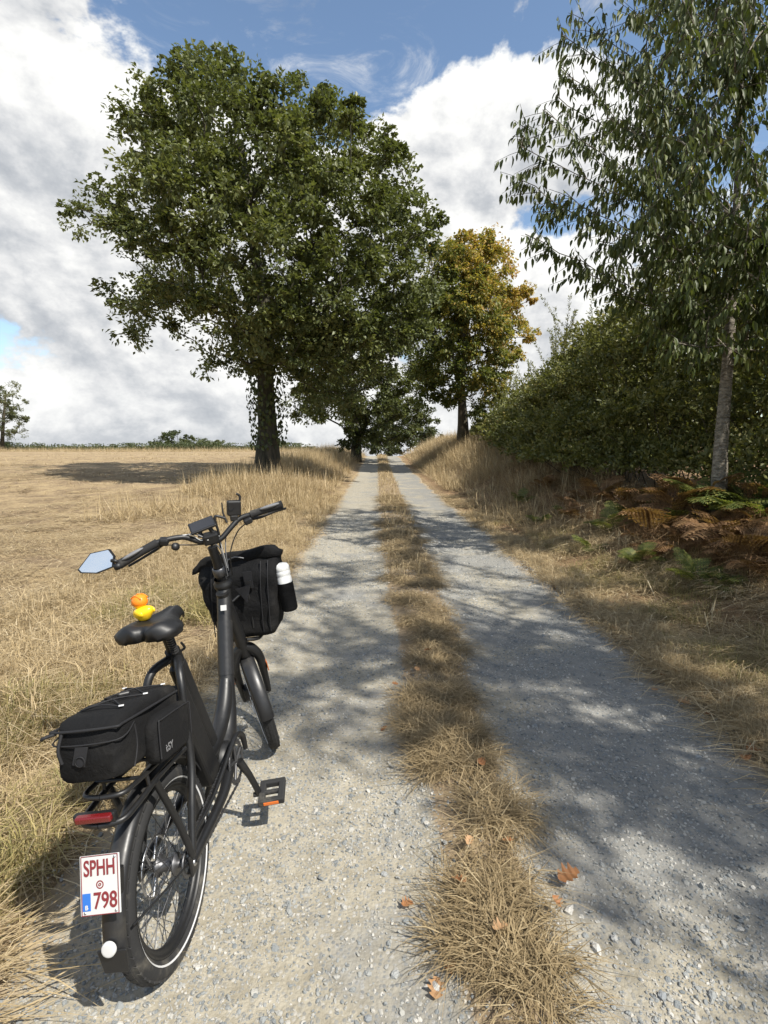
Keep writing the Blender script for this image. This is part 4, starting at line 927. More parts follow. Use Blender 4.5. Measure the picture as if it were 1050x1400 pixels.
def wheel(c, mt, label, disc_side, stripe=True):
    w_ = MB().lathe([(.205, -.017), (.207, -.013), (.196, -.011), (.188, -.004), (.188, .004), (.196, .011), (.207, .013), (.205, .017), (.212, .016), (.214, 0), (.212, -.016)], c, n=56, closed=True).xf(mt).build('wheel', 'plastic', bike, label=label)
    prof = []
    for k in range(18):
        th = 2 * math.pi * k / 18; y = math.sin(th); x = math.cos(th); r_ = .2335 + .0275 * x; prof.append((r_, .0265 * y))
    MB().lathe(prof, c, n=72, closed=True).xf(mt).build('tyre', 'rubber', w_)
    # tread: rows of raised blocks with slanted gaps
    tr = MB(); N_ = 54
    for i in range(N_):
        th = 6.28318 * i / N_
        for j, (o, sk) in enumerate(((-.0145, .035), (0, -.02), (.0145, .035))):
            rr = .2605 if j == 1 else .2572; a0 = th + (.055 if j == 1 else 0)
            V = []
            for rq in (rr - .003, rr + .0022):
                for do, da in ((-.0062, -.047 + sk * .5), (.0062, -.047 - sk * .5), (.0062, .047 - sk * .5), (-.0062, .047 + sk * .5)):
                    a = a0 + da; rad = rq - abs(o + do) * .16; V.append(Vector((c[0] + o + do, c[1] + math.sin(a) * rad, c[2] + math.cos(a) * rad)))
            tr.add(V, [(4, 5, 6, 7), (0, 1, 5, 4), (1, 2, 6, 5), (2, 3, 7, 6), (3, 0, 4, 7)], False)
    tr.xf(mt).build('tread', 'rubber', w_)
    if stripe:
        for sg in (-1, 1): MB().lathe([(.2215, sg * .0243), (.2258, sg * .0268)], c, n=72).xf(mt).build('reflective_stripe', 'reflex', w_)
    sp = MB()
    for i in range(32):
        th = 6.28318 * i / 32; sg = 1 if i % 2 else -1; off = (.42 if (i // 2) % 2 else -.42)
        a = Vector((c[0] + sg * .024, c[1] + .024 * math.sin(th + off * 3), c[2] + .024 * math.cos(th + off * 3))); b = Vector((c[0], c[1] + .192 * math.sin(th), c[2] + .192 * math.cos(th))); sp.tube([a, b], .0012, 5, 1, cap=False)
    tag(sp.xf(mt).build('spokes', 'dark_steel', w_), kind='stuff')
    MB().lathe([(.006, -.062), (.012, -.055), (.012, -.03), (.029, -.028), (.029, -.022), (.017, -.018), (.017, .018), (.029, .022), (.029, .028), (.012, .03), (.012, .055), (.006, .062)], c, n=20).xf(mt).build('hub', 'dark_steel', w_)
    d = MB(); cc = Vector(c) + Vector((disc_side * .036, 0, 0)); d.lathe([(.070, -.001), (.080, -.001), (.080, .001), (.070, .001)], cc, n=40, closed=True)
    for i in range(6):
        th = 6.28318 * i / 6; d.tube([cc + Vector((0, .022 * math.sin(th), .022 * math.cos(th))), cc + Vector((0, .073 * math.sin(th + .5), .073 * math.cos(th + .5)))], .004, 6, 1)
    d.xf(mt).build('brake_disc', 'steel', w_)
    return w_
def fender(c, r, a0, a1, wd, mt, label):
    """arched mudguard with a rounded section; angles from the top, positive to the rear"""
    prof = [(r - .014, -wd / 2), (r - .005, -wd * .42), (r + .001, -wd * .25), (r + .003, 0), (r + .001, wd * .25), (r - .005, wd * .42), (r - .014, wd / 2), (r - .0165, wd * .47), (r - .007, wd * .39), (r - .001, wd * .22), (r + .0005, 0), (r - .001, -wd * .22), (r - .007, -wd * .39), (r - .0165, -wd * .47)]
    return MB().lathe(prof, c, axis=(1, 0, 0), n=34, closed=True, arc=(R(a0), R(a1))).xf(mt).build('mudguard', 'satin', bike, label=label)

# wheels (lathe about +x measures angles from up towards -y, the rear)
wheel((0, 0, WR), ID, 'rear wheel with a white reflective tyre stripe', -1)
wheel((0, WB, WR), STEER, 'front wheel turned to the left', -1)
rf = fender((0, 0, WR), .290, -62, 86, .057, ID, 'rear mudguard carrying the licence plate')
ff = fender((0, WB, WR), .288, -28, 92, .064, STEER, 'front mudguard')
flap = MB().box((0, -.290, .262), (.056, .006, .060), (.04, 0, 0), .0025, taper=(1.25, 1)).build('mud_flap', 'plastic', rf)
MB().lathe([(0, -.0015), (.0120, -.0015), (.0155, -.001), (.0170, .001), (.0170, .006)], (-.002, -.301, .300), (0, .97, -.18), 28).build('reflector', 'reflex', rf, label='round white reflector with small print')
for a, b in (((.010, -.01, .30), (.075, 0, .27)),): pass
for sg in (-1, 1): MB().tube([(sg * .036, -.255, .315), (sg * .06, -.14, .30), (sg * .066, -.01, .268)], .0032, 6).build('mudguard_stay', 'frame', rf)

# licence plate
PC = Vector((-.004, -.280, .448)); PM = Matrix.Translation(PC) @ Euler((R(90) - .30, -.02, 0)).to_matrix().to_4x4()   # faces rearward and a little up
def onplate(x, y, z=.0): return PM @ Matrix.Translation((x, y, z))
pl = MB().box((0, 0, 0), (.094, .124, .003), bevel=.0013).xf(PM).build('license_plate', 'white', bike, label='white licence plate with dark red characters')
fr = MB()
for q in ([(-.043, -.061, .0022), (.043, -.061, .0022)], [(.043, -.061, .0022), (.043, .061, .0022)], [(.043, .061, .0022), (-.043, .061, .0022)], [(-.043, .061, .0022), (-.043, -.061, .0022)]): fr.tube(q, .0009, 5, 1)
fr.xf(PM).build('plate_border', 'plate_red', pl)
text('SPHH', .047, onplate(0, .034, .0022), 'plate_red', pl, bold=.0006, xs_=.66)
text('798', .047, onplate(.012, -.034, .0022), 'plate_red', pl, bold=.0006, xs_=.80)
MB().box((-.032, -.034, .0018), (.019, .036, .001), bevel=0).xf(PM).build('blue_band', 'plate_blue', pl)
text('B', .013, onplate(-.032, -.045, .0026), 'white', pl, bold=.0003)
em = MB().lathe([(.0062, 0), (.0075, .0008), (.009, 0)], (0, 0, .0018), (0, 0, 1), 20); em.xf(PM).build('plate_seal', 'plate_red', pl)
text('O', .008, onplate(0, 0, .0022), 'plate_red', pl, bold=.0003)
for x, y in ((.036, .055), (-.036, -.056), (.036, -.056)): MB().ellip((x, y, .002), (.003, .003, .0016), 10, 6).xf(PM).build('rivet', 'steel', pl)
MB().box((.0, -.258, .43), (.05, .05, .06), (-.3, 0, 0), .004).build('plate_bracket', 'plastic', bike)

# frame
fm = MB()
fm.tube([(0, .812, .905), (0, .765, .78), (0, .705, .63), (0, .652, .50), (0, .620, .425), (0, .560, .345), (0, .45, .295)], [.028, .030, .030, .031, .035, .041, .040], 18)
fm.build('frame', 'frame', bike, label='thick curved main tube')
MB().tube([(0, .655, .525), (0, .60, .455), (0, .52, .40), (0, .42, .375), (0, .36, .372)], [.024, .030, .030, .030, .028], 14).build('lower_tube', 'frame', bike)
MB().tube([(0, .745, .733), (0, .665, .536)], .0318, 18, 1).build('tube_sleeve', 'satin', bike)
MB().tube([(0, .768, .950 - .10), (0, .94, .505)], .026, 16, 1).build('head_tube', 'frame', bike)
MB().box((.012, .722, .795), (.024, .001, .022), (R(-20), 0, .0), 0).xf(ID).build('frame_sticker', 'white', bike, label='small white square sticker')
MB().box((0, .358, .52), (.044, .062, .50), (R(22), 0, 0), .014, 3).build('seat_tube', 'frame', bike)
MB().box((0, .255, .50), (.088, .088, .40), (R(22), 0, 0), .014, 3).build('battery', 'plastic', bike, label='black battery pack behind the seat tube')
for sg in (-1, 1):
    MB().tube([(sg * .074, 0, .272), (sg * .07, .055, .39), (sg * .063, .115, .50), (sg * .056, .145, .66), (sg * .053, .160, .725), (sg * .040, .190, .762), (sg * .015, .245, .772)], [.010, .0115, .012, .0125, .0125, .013, .014], 12).build('seat_strut', 'frame', bike)
    MB().tube([(sg * .04, .45, .285), (sg * .07, .28, .275), (sg * .074, 0, .268)], [.022, .017, .013], 12).build('chainstay', 'frame', bike)
    MB().box((sg * .074, 0, .262), (.010, .045, .06), (0, 0, 0), .004).build('dropout', 'frame', bike)
    MB().lathe([(0, sg * .082), (.009, sg * .082), (.0105, sg * .078), (.0105, sg * .062)], (0, 0, WR), n=12).build('axle_nut', 'steel', bike)
MB().tube([(0, .270, .755), (0, .250, .800)], .024, 14, 1).build('seat_clamp', 'plastic', bike)
sp_ = MB().tube([(0, .262, .77), (0, .225, .868)], .0165, 14, 1).build('seat_post', 'plastic', bike)
bl = MB()
for k in range(9):
    u = k / 8; p = Vector((.013, .238, .800)).lerp(Vector((.012, .218, .862)), u); bl.tube([p - Vector((0, -.0016, .0042)) * .5, p + Vector((0, -.0016, .0042)) * .5], .0135, 12, 1)
bl.build('spring_bellows', 'dark_steel', sp_)
MB().tube([(.02, .262, .79), (.036, .262, .80), (.034, .248, .822)], .004, 8).build('clamp_lever', 'plastic', bike)
# saddle: two rear lobes and a narrow nose
V, F = [], []; nu, nv = 26, 21
for i in range(nu):
    u = i / (nu - 1); yv = .095 + .275 * u
    hw = np.interp(u, [0, .04, .12, .28, .42, .55, .7, .85, .96, 1], [.050, .080, .096, .098, .080, .054, .034, .028, .024, .012])
    for j in range(nv):
        q = j / (nv - 1) * 2 - 1; lobes = .010 * math.exp(-((abs(q) - .55) / .30) ** 2) * (1 - u) ** .6; notch = .014 * max(0, .16 - u) / .16 * math.exp(-(q / .22) ** 2)
        dome = -.022 * abs(q) ** 4.0 * (1 - .2 * u); endz = -.016 * max(0, .07 - u) / .07 - .03 * max(0, u - .9) / .1
        V.append((q * hw - .012, yv + notch, .918 + lobes + dome + endz + .012 * (u - .5) ** 2 * 4 * .5))
for i in range(nu - 1):
    for j in range(nv - 1): a = i * nv + j; F.append((a, a + 1, a + nv + 1, a + nv))
sad = MB().add(V, F); k = len(V)
V2 = [(x * .93 - .001, .095 + (yv - .095) * .985 + .004, min(z - .010, .880 + .012 * max(0, yv - .25) / .12)) for j, (x, yv, z) in enumerate(V)]; sad.add(V2, [f[::-1] for f in F])
rim = [i * nv for i in range(nu)] + [(nu - 1) * nv + j for j in range(1, nv)] + [i * nv + nv - 1 for i in range(nu - 2, -1, -1)] + [j for j in range(nv - 2, 0, -1)]
sad.f += [(rim[i], rim[(i + 1) % len(rim)], rim[(i + 1) % len(rim)] + k, rim[i] + k) for i in range(len(rim))]; sad.sm += [True] * len(rim)
sd_ = sad.build('saddle', 'plastic', bike, label='black gel saddle with two rear lobes')
for sg in (-1, 1): MB().tube([(sg * .035 - .012, .125, .885), (sg * .024 - .012, .18, .868), (sg * .022 - .012, .27, .868), (sg * .012 - .012, .34, .895)], .0035, 6).build('saddle_rail', 'steel', sd_)
MB().box((-.008, .222, .868), (.05, .05, .022), (0, 0, 0), .005).build('saddle_clamp', 'plastic', bike)

# carrier
rk = MB()
for sg in (-1, 1):
    rk.tube([(sg * .052, .12, .575), (sg * .056, -.05, .600), (sg * .056, -.17, .618), (sg * .044, -.215, .622), (0, -.226, .623)], .0065, 8)
    rk.tube([(sg * .058, .10, .548), (sg * .060, -.06, .570), (sg * .058, -.19, .572), (sg * .046, -.236, .570), (0, -.250, .569)], .0075, 8)
    rk.tube([(sg * .056, -.12, .61), (sg * .060, -.12, .57)], .005, 6, 1); rk.tube([(sg * .054, .11, .57), (sg * .045, .17, .60)], .007, 8, 1)
for yv in (-.15, -.05, .05): rk.tube([(-.056, yv, .604 - yv * .1), (.056, yv, .604 - yv * .1)], .005, 6, 1)
rk_ = rk.build('luggage_carrier', 'frame', bike, label='tubular black rear carrier')
for sg in (-1, 1): MB().tube([(sg * .062, -.095, .572), (sg * .07, -.03, .40), (sg * .078, -.005, .285)], .0095, 8).build('carrier_leg', 'frame', rk_)
tl = MB().box((-.008, -.252, .590), (.086, .018, .017), (.1, 0, 0), .005, 3).build('tail_light', 'red_lens', rk_, label='long red rear light')
MB().box((-.010, -.242, .586), (.100, .016, .026), (.1, 0, 0), .004).build('light_housing', 'plastic', rk_)

# drive
BB = Vector((0, .455, .288))
cr = MB().lathe([(.060, .062), (.074, .061), (.074, .066), (.060, .067)], (0, BB.y, BB.z), n=40, closed=True)
for i in range(5):
    th = 6.28318 * i / 5; cr.tube([(.064, BB.y, BB.z), (.064, BB.y + .062 * math.sin(th), BB.z + .062 * math.cos(th))], .006, 6, 1)
for i in range(38):
    th = 6.28318 * i / 38; cr.box((.064, BB.y + .0755 * math.sin(th), BB.z + .0755 * math.cos(th)), (.003, .006, .005), (-th, 0, 0), 0)
cr.build('chainring', 'dark_steel', bike)
MB().lathe([(.0, -.06), (.055, -.05), (.062, -.02), (.062, .03), (.045, .05), (0, .056)], (0, BB.y + .01, BB.z + .01), n=28).build('motor', 'plastic', bike)
ct = MB()
chp = []
for s0_, s1_ in (((.064, BB.y, BB.z + .076), (.058, 0, WR + .036)), ((.058, 0, WR - .036), (.064, BB.y, BB.z - .076))):
    a, b = Vector(s0_), Vector(s1_)
    for k in range(38): p = a.lerp(b, k / 37); ct.box(p, (.007 if k % 2 else .0045, .0105, .0065), (0, 0, 0), 0)
tag(ct.build('chain', 'dark_steel', bike), kind='stuff')
MB().lathe([(.028, .052), (.038, .056), (.038, .060), (.028, .062)], (0, 0, WR), n=28, closed=True).build('sprocket', 'dark_steel', bike)
gd_ = MB().tube([(.070, .02, WR + .055), (.072, .2, .325), (.074, .38, .366), (.074, .47, .380), (.074, .53, .345), (.074, .545, .285)], [.009, .011, .013, .013, .012, .009], 10, flat=.6)
gd_.build('chain_guard', 'plastic', bike)
PR = Vector((.145, .492, .130))
for sg, e in ((1, PR), (-1, Vector((-.145, BB.y * 2 - PR.y, BB.z * 2 - PR.z)))):
    MB().tube([(sg * .075, BB.y, BB.z), (sg * .100, BB.y * .55 + e.y * .45, BB.z * .55 + e.z * .45), (sg * .118, e.y, e.z)], [.016, .012, .012], 10).build('crank_arm', 'frame', bike)
    pc = Vector((sg * .165, e.y + .005, e.z)); pd = MB(); RT = Matrix.Translation(pc) @ Euler((.18, .0, .12 * sg)).to_matrix().to_4x4()
    for c_, s_ in (((0, .044, 0), (.096, .022, .024)), ((0, -.044, 0), (.096, .022, .024)), ((.036, 0, 0), (.024, .080, .024)), ((-.036, 0, 0), (.024, .080, .024))):
        pd.box(c_, s_, bevel=.005)
    pd.tube([(-.07, 0, 0), (.046, 0, 0)], .009, 10, 1)
    pdl = pd.xf(RT).build('pedal', 'rubber', bike)
    for yv in (.052, -.052): MB().box((0, yv + (.004 if yv > 0 else -.004), 0), (.055, .003, .012), bevel=.001).xf(RT).build('pedal_reflector', 'amber', pdl)
MB().tube([(-.03, .42, .235), (-.07, .41, .13), (-.128, .395, .018)], [.011, .010, .009], 10).build('kickstand', 'frame', bike)

# steering: stem, bar, controls
MB().lathe([(.034, -.012), (.038, -.006), (.038, .010), (.030, .016), (.030, .03)], S0, SAX, 24).build('headset_collar', 'plastic', bike)
MB().tube([(0, .79, .89), (0, .765, .965), (0, .742, 1.045)], [.019, .0165, .019], 14).build('stem', 'plastic', bike)
MB().lathe([(.020, -.02), (.026, -.016), (.026, .016), (.020, .02)], (0, .775, .935), SAX, 16).build('stem_clamp', 'dark_steel', bike)
BAR = [(-.312, .600, 1.040), (-.240, .625, 1.072), (-.176, .650, 1.100), (-.095, .695, 1.104), (-.045, .725, 1.076), (0, .740, 1.064), (.035, .757, 1.072), (.072, .785, 1.108), (.105, .810, 1.138), (.150, .828, 1.148), (.215, .842, 1.160), (.282, .850, 1.172)]
MB().tube(BAR, .0112, 12).build('handlebar', 'plastic', bike)
for nm, pts in (('left', BAR[:3]), ('right', BAR[-3:])):
    gp = MB().tube(pts, [.0185, .0155, .0165] if nm == 'left' else [.0165, .0155, .0185], 14); g_ = gp.build('grip', 'rubber', bike)
    a, b = (Vector(pts[0]), Vector(pts[1])) if nm == 'left' else (Vector(pts[2]), Vector(pts[1])); mid = a.lerp(b, .75); d = (b - a).normalized(); rt = d.to_track_quat('X', 'Z').to_euler()
    MB().ellip(mid + Vector((0, -.012, .009)), (.045, .017, .008), 14, 8, rt).build('grip_pad', 'grip_grey', g_)
# brake levers
MB().tube([(-.172, .668, 1.085), (-.20, .685, 1.070), (-.26, .672, 1.042), (-.305, .650, 1.022)], [.008, .006, .005, .005], 8).build('brake_lever', 'plastic', bike)
MB().tube([(.140, .850, 1.128), (.175, .875, 1.128), (.235, .895, 1.142), (.285, .895, 1.150)], [.008, .006, .005, .005], 8).build('brake_lever', 'plastic', bike)
MB().box((-.155, .662, 1.100), (.036, .036, .030), (.3, .2, .3), .008).build('control_pad', 'plastic', bike, label='button pad beside the left grip')
MB().lathe([(0, -.010), (.013, -.010), (.0165, 0), (.013, .010), (0, .010)], (-.118, .672, 1.073), (.7, -.6, .3), 18).build('bell', 'plastic', bike)
MB().box((.138, .815, 1.125), (.036, .030, .026), (.2, -.3, .3), .007).build('gear_shifter', 'plastic', bike)
dsp_m = Matrix.Translation((-.022, .728, 1.138)) @ Euler((R(38), -.22, .40)).to_matrix().to_4x4()
dsp = MB().box((0, 0, 0), (.100, .062, .011), bevel=.0035).xf(dsp_m).build('display', 'plastic', bike, label='flat rectangular display on the bar centre')
MB().box((0, .0, .0060), (.090, .052, .0012), bevel=.0004).xf(dsp_m).build('screen', 'screen', dsp)
cl_ = MB().box((0, .738, 1.082), (.062, .045, .045), (.3, -.1, .4), .008); cl_.tube([(-.035, .72, 1.09), (-.03, .725, 1.125)], .009, 8, 1); cl_.tube([(.022, .745, 1.085), (.0, .735, 1.13)], .009, 8, 1); cl_.box((.0, .722, 1.078), (.022, .012, .03), (.3, 0, .4), .003)
cl_.build('bar_clamp', 'plastic', bike)
ac = MB().box((.092, .802, 1.186), (.056, .034, .062), (.15, .12, .42), .007, 3).build('action_camera', 'plastic', bike, label='small boxy camera mounted on the bar')
MB().lathe([(0, 0), (.011, 0), (.012, .004)], (.086, .783, 1.190), (.40, -.9, .1), 16).build('lens', 'screen', ac)
MB().tube([(.12, .806, 1.212), (.122, .806, 1.232), (.112, .80, 1.243)], .005, 8).build('camera_screw', 'plastic', ac)
MB().box((.086, .802, 1.146), (.03, .028, .024), (.15, .12, .42), .004).build('camera_mount', 'plastic', ac)
MB().tube([(.062, .78, 1.13), (.052, .782, 1.17), (.052, .785, 1.215)], [.005, .004, .003], 7).build('antenna_rod', 'plastic', bike)
MB().tube([(.022, .775, 1.03), (.026, .765, 1.10), (.024, .757, 1.163), (.060, .775, 1.150)], .0055, 8).build('phone_arm', 'plastic', bike)
# mirror
mm = Matrix.Translation((-.388, .590, 1.063)) @ Euler((R(74), -.12, .12)).to_matrix().to_4x4()
sh_ = [(-.072, -.012), (-.018, .036), (.050, .034), (.064, .004), (.052, -.034), (-.010, -.042), (-.064, -.026)]
def poly(z0, z1, k): n_ = len(sh_); return [(x * k, y * k, z0) for x, y in sh_] + [(x * k, y * k, z1) for x, y in sh_], [tuple(range(n_))[::-1], tuple(range(n_, 2 * n_))] + [(i, (i + 1) % n_, n_ + (i + 1) % n_, n_ + i) for i in range(n_)]
mr = MB().add(*poly(-.008, .002, 1.05), False).xf(mm).build('mirror', 'plastic', bike, label='angular handlebar mirror reflecting the sky')
MB().add(*poly(.0021, .0032, .96), False).xf(mm).build('mirror_glass', 'mirror', mr)
MB().tube([(-.332, .588, 1.060), (-.316, .585, 1.058), (-.308, .598, 1.042)], .007, 8).build('mirror_arm', 'plastic', mr)
MB().lathe([(0, -.013), (.012, -.013), (.014, 0), (.012, .013), (0, .013)], (-.312, .588, 1.036), (1, .4, .3), 14).build('mirror_clamp', 'plastic', mr)
# cables
cab = [[(-.12, .68, 1.095), (-.06, .70, 1.112), (-.01, .715, 1.085), (.025, .745, 1.04), (.03, .77, .97), (.022, .80, .90)], [(.10, .80, 1.12), (.05, .80, 1.09), (.035, .79, 1.02), (.030, .80, .93)], [(-.15, .672, 1.083), (-.07, .72, 1.065), (.0, .76, 1.045), (.02, .80, .95)], [(.14, .842, 1.12), (.08, .85, 1.085), (.04, .83, 1.0), (.03, .84, .90)]]
for k, p in enumerate(cab): MB().tube(p, .0026, 6).build('cable', 'grip_grey' if k < 2 else 'plastic', bike)
MB().tube([(.024, .765, 1.12), (.030, .765, 1.03), (.032, .785, .945)], .0022, 6).build('cable', 'white', bike, label='pale cable looping down the stem')
MB().tube([(-.10, .69, 1.112), (-.06, .70, 1.108), (-.035, .715, 1.082), (.0, .712, 1.078)], .0022, 6).build('cable', 'white', bike, label='pale cable looping along the bar')
# fork and front end
fk = MB(); ax_f = Vector((0, WB, WR)); top = S0 + SAX * -.36
fk.tube([top + SAX * .08, top, top - SAX * .02], .024, 14, 1)
fk.build('steerer', 'frame', bike); bpy.data.objects[-1] if False else None
for sg in (-1, 1):
    MB().tube([tuple(top + SAX * .03), tuple(top + Vector((sg * .035, .004, -.004))), tuple(top + Vector((sg * .056, .02, -.055))), (sg * .060, 1.0, .40), (sg * .058, WB, WR)], [.024, .024, .021, .018, .012], 12).xf(STEER).build('fork_leg', 'frame', bike)
    MB().box((sg * .080, .985, .415), (.004, .03, .05), (R(20), 0, 0), .0015).xf(STEER).build('fork_reflector', 'amber', bike)
MB().box((-.045, 1.02, .318), (.022, .05, .06), (.3, 0, 0), .006).xf(STEER).build('brake_caliper', 'plastic', bike)
fr_ = MB()
for sg in (-1, 1): fr_.tube([(sg * .03, .885, .60), (sg * .07, .93, .585), (sg * .075, 1.06, .585)], .007, 8)
fr_.tube([(-.075, .93, .588), (.075, .93, .588)], .006, 8, 1); fr_.tube([(-.075, 1.05, .588), (.075, 1.05, .588)], .006, 8, 1)
fr_.tube([(0, .86, .78), (-.06, .905, .80), (-.06, .915, .64)], .006, 8); fr_.tube([(0, .86, .78), (.06, .905, .80), (.06, .915, .64)], .006, 8)
fr_.build('front_carrier', 'frame', bike)

# ------------------------------------------------------------------ bag on the rear carrier
def on_bike(name, base, label, cat, rot=None):
    p = BM @ Vector(base); o = thing(name, label, cat, p, BROT); return o, Vector(base)
TILT = Matrix.Translation((0, -.09, .65)) @ Matrix.Rotation(-.19, 4, 'X') @ Matrix.Translation((0, .09, -.65))
bg_, bo = on_bike('carrier_bag', (0, -.09, .625), 'black zipped fabric bag strapped on the bicycle rear carrier', 'bag')
def loft(rings, cap=True):
    n_ = len(rings[0]); V = [p for r in rings for p in r]; F = []
    for i in range(len(rings) - 1):
        for k in range(n_): F.append((i * n_ + k, i * n_ + (k + 1) % n_, (i + 1) * n_ + (k + 1) % n_, (i + 1) * n_ + k))
    if cap: F += [tuple(range(n_))[::-1], tuple(range((len(rings) - 1) * n_, len(rings) * n_))]
    return V, F
def rrect(y, hw, z0, z1, r, n_=5):
    pts = []
    for cx, cz, a0 in ((hw - r, z1 - r, 0), (-hw + r, z1 - r, 90), (-hw + r, z0 + r, 180), (hw - r, z0 + r, 270)):
        for k in range(n_): a = R(a0 + 90 * k / (n_ - 1)); pts.append((cx + r * math.cos(a), y, cz + r * math.sin(a)))
    return pts
rings = []
for u in np.linspace(0, 1, 15):
    yv = -.262 + .335 * u; e = min(u, 1 - u); k = sstep(0, .09, e); hw = .066 + .010 * k + .004 * math.sin(u * 9); rings.append(rrect(yv, hw - .002, .652 - .004 * k, .765 + .022 * k + .008 * math.sin(u * math.pi) + .002 * math.sin(u * 23), .020 + .006 * (1 - k)))
body = MB().add(*loft(rings)).xf(TILT).build('bag_body', 'bag', bg_, bo)
for sg in (-1, 1):
    rr = []
    for u in np.linspace(0, 1, 9):
        yv = -.135 + .21 * u; k = sstep(0, .16, min(u, 1 - u)); hw = .013 + .008 * k; q = rrect(yv, hw, .622 + .018 * (1 - k), .742 - .018 * (1 - k), .012); rr.append([(sg * .083 + x, y, z) for x, y, z in q])
    pk = MB().add(*loft(rr)).xf(TILT).build('side_pocket', 'bag', bg_, bo)
    zp = MB(); e_ = sg * (.083 + .0215); xx = sg * .083
    zp.tube([(e_, -.122, .640), (e_, -.122, .725), (e_, -.10, .732), (e_, .05, .732), (e_, .066, .72), (e_, .066, .645)], .0022, 6); zp.xf(TILT).build('pocket_piping', 'bag_trim', pk, bo)
    if sg > 0:
        me_ = text_mesh('i:SY', .026, .0004, .0004, 1.05); mt_ = TILT @ Matrix.Translation((.1055, -.075, .655)) @ Matrix(((0, 0, 1, 0), (1, 0, 0, 0), (0, 1, 0, 0), (0, 0, 0, 1))); me_.transform(mt_); me_.transform(Matrix.Translation(-bo)); link('lettering', me_, M['grip_grey'], pk)
zp = MB(); zz = .768
zp.tube([(-.079, .05, zz), (-.079, -.22, zz), (-.066, -.266, zz), (.066, -.266, zz), (.079, -.22, zz), (.079, .05, zz)], .0034, 6); zp.xf(TILT).build('lid_zip', 'bag_trim', bg_, bo)
zp = MB(); zp.tube([(-.078, -.19, zz - .012), (-.074, -.262, zz - .03), (.074, -.262, zz - .03), (.0785, -.19, zz - .012)], .002, 6); zp.tube([(.0775, -.188, .75), (.0775, -.182, .70), (.0765, -.20, .655)], .0026, 6); zp.xf(TILT).build('seam', 'bag_trim', bg_, bo)
ds = MB().box((-.010, -.268, .712), (.030, .004, .045), (0, .25, 0), .001); ds.lathe([(.010, 0), (.013, .0015), (.010, .003)], (-.010, -.273, .700), (0, 1, 0), 16, closed=True); ds.xf(TILT).build('d_ring_patch', 'bag_trim', bg_, bo)
cdn = MB()
top_z = lambda y: .797 + .004 * math.sin((y + .262) * 9.4)
for a, b in (((-.055, .02), (.055, -.08)), ((.055, .02), (-.055, -.08)), ((-.055, -.08), (.05, -.19)), ((.055, -.08), (-.05, -.19)), ((-.05, -.19), (.05, -.19))): cdn.tube([(a[0], a[1], .795), ((a[0] + b[0]) / 2, (a[1] + b[1]) / 2, .803), (b[0], b[1], .795)], .0022, 6)
cdn.xf(TILT).build('bungee_cord', 'bag_trim', bg_, bo)
for x, yv in ((.055, .02), (-.055, .02), (.055, -.08), (.05, -.19)): MB().box((x, yv, .797), (.012, .009, .003), (0, 0, .4), .001).xf(TILT).build('cord_tab', 'reflex', bg_, bo)
MB().box((.008, -.10, .805), (.030, .014, .012), (0, 0, .7), .004).xf(TILT).build('cord_lock', 'plastic', bg_, bo)
MB().tube([(-.066, -.262, .765), (-.086, -.278, .762), (-.094, -.272, .757)], .004, 6).xf(TILT).build('zip_pull', 'bag_trim', bg_, bo)
MB().tube([(-.05, -.267, .765), (-.055, -.276, .73), (-.050, -.273, .700)], .004, 6).xf(TILT).build('zip_pull', 'bag_trim', bg_, bo)

# ------------------------------------------------------------------ roll-top bag on the front carrier, with a bottle
fb, fo = on_bike('roll_top_bag', (0, .99, .595), 'black roll-top bag on the bicycle front carrier', 'bag')
rings = []
for u in np.linspace(0, 1, 17):
    z = .598 + .345 * u; hw = np.interp(u, [0, .06, .3, .8, 1], [.118, .135, .150, .178, .190]); dp = np.interp(u, [0, .06, .5, .8, .93, 1], [.070, .085, .092, .085, .045, .022]); cx = .022 + .004 * math.sin(u * 7); cy = .995 + .0 * u; r_ = min(.035, dp * .8); pts = []
    for x0, y0, a0 in ((hw - r_, dp - r_, 0), (-hw + r_, dp - r_, 90), (-hw + r_, -dp + r_, 180), (hw - r_, -dp + r_, 270)):
        for k in range(5): a = R(a0 + 22.5 * k); pts.append((cx + x0 + r_ * math.cos(a) + .004 * math.sin(z * 60 + k), cy + y0 + r_ * math.sin(a) + .005 * math.sin(z * 45 + x0 * 30), z + .018 * (x0 / hw) * u))
    rings.append(pts)
MB().add(*loft(rings)).build('bag_body', 'bag', fb, fo)
rr = []
for i in range(25):
    u = i / 24; x = -.192 + .412 * u; e = min(u, 1 - u); k = float(sstep(0, .10, e)); sag = .030 * (1 - float(sstep(0, .16, u))) + .022 * (1 - float(sstep(0, .10, 1 - u)))
    cz = .940 + .030 * u - sag + .004 * math.sin(u * 19) - .006 * math.sin(u * math.pi); hy_ = .020 + .008 * k + .003 * math.sin(u * 31); hz_ = .014 + .014 * k + .002 * math.sin(u * 23 + 1)
    pts = []
    for k2 in range(14):
        th = 6.28318 * k2 / 14; cs, sn = math.cos(th), math.sin(th); pts.append((x + .006 * sn, .985 + .010 * math.sin(u * 5) + hy_ * math.copysign(abs(cs) ** .6, cs), cz + hz_ * math.copysign(abs(sn) ** .6, sn)))
    rr.append(pts)
MB().add(*loft(rr)).build('rolled_top', 'bag', fb, fo)
MB().box((.075, .896, .86), (.038, .006, .075), (-.03, 0, 0), .001).build('strap_patch', 'bag_trim', fb, fo)
MB().box((.075, .889, .842), (.028, .006, .034), (-.03, 0, 0), .0015).build('buckle', 'plastic', fb, fo)
for x in (.118, .150, -.10): MB().tube([(x - .012, .905, .62), (x - .003, .900, .74), (x + .008, .903, .86), (x + .012, .935, .93)], .0026, 6).build('seam', 'bag_trim', fb, fo)
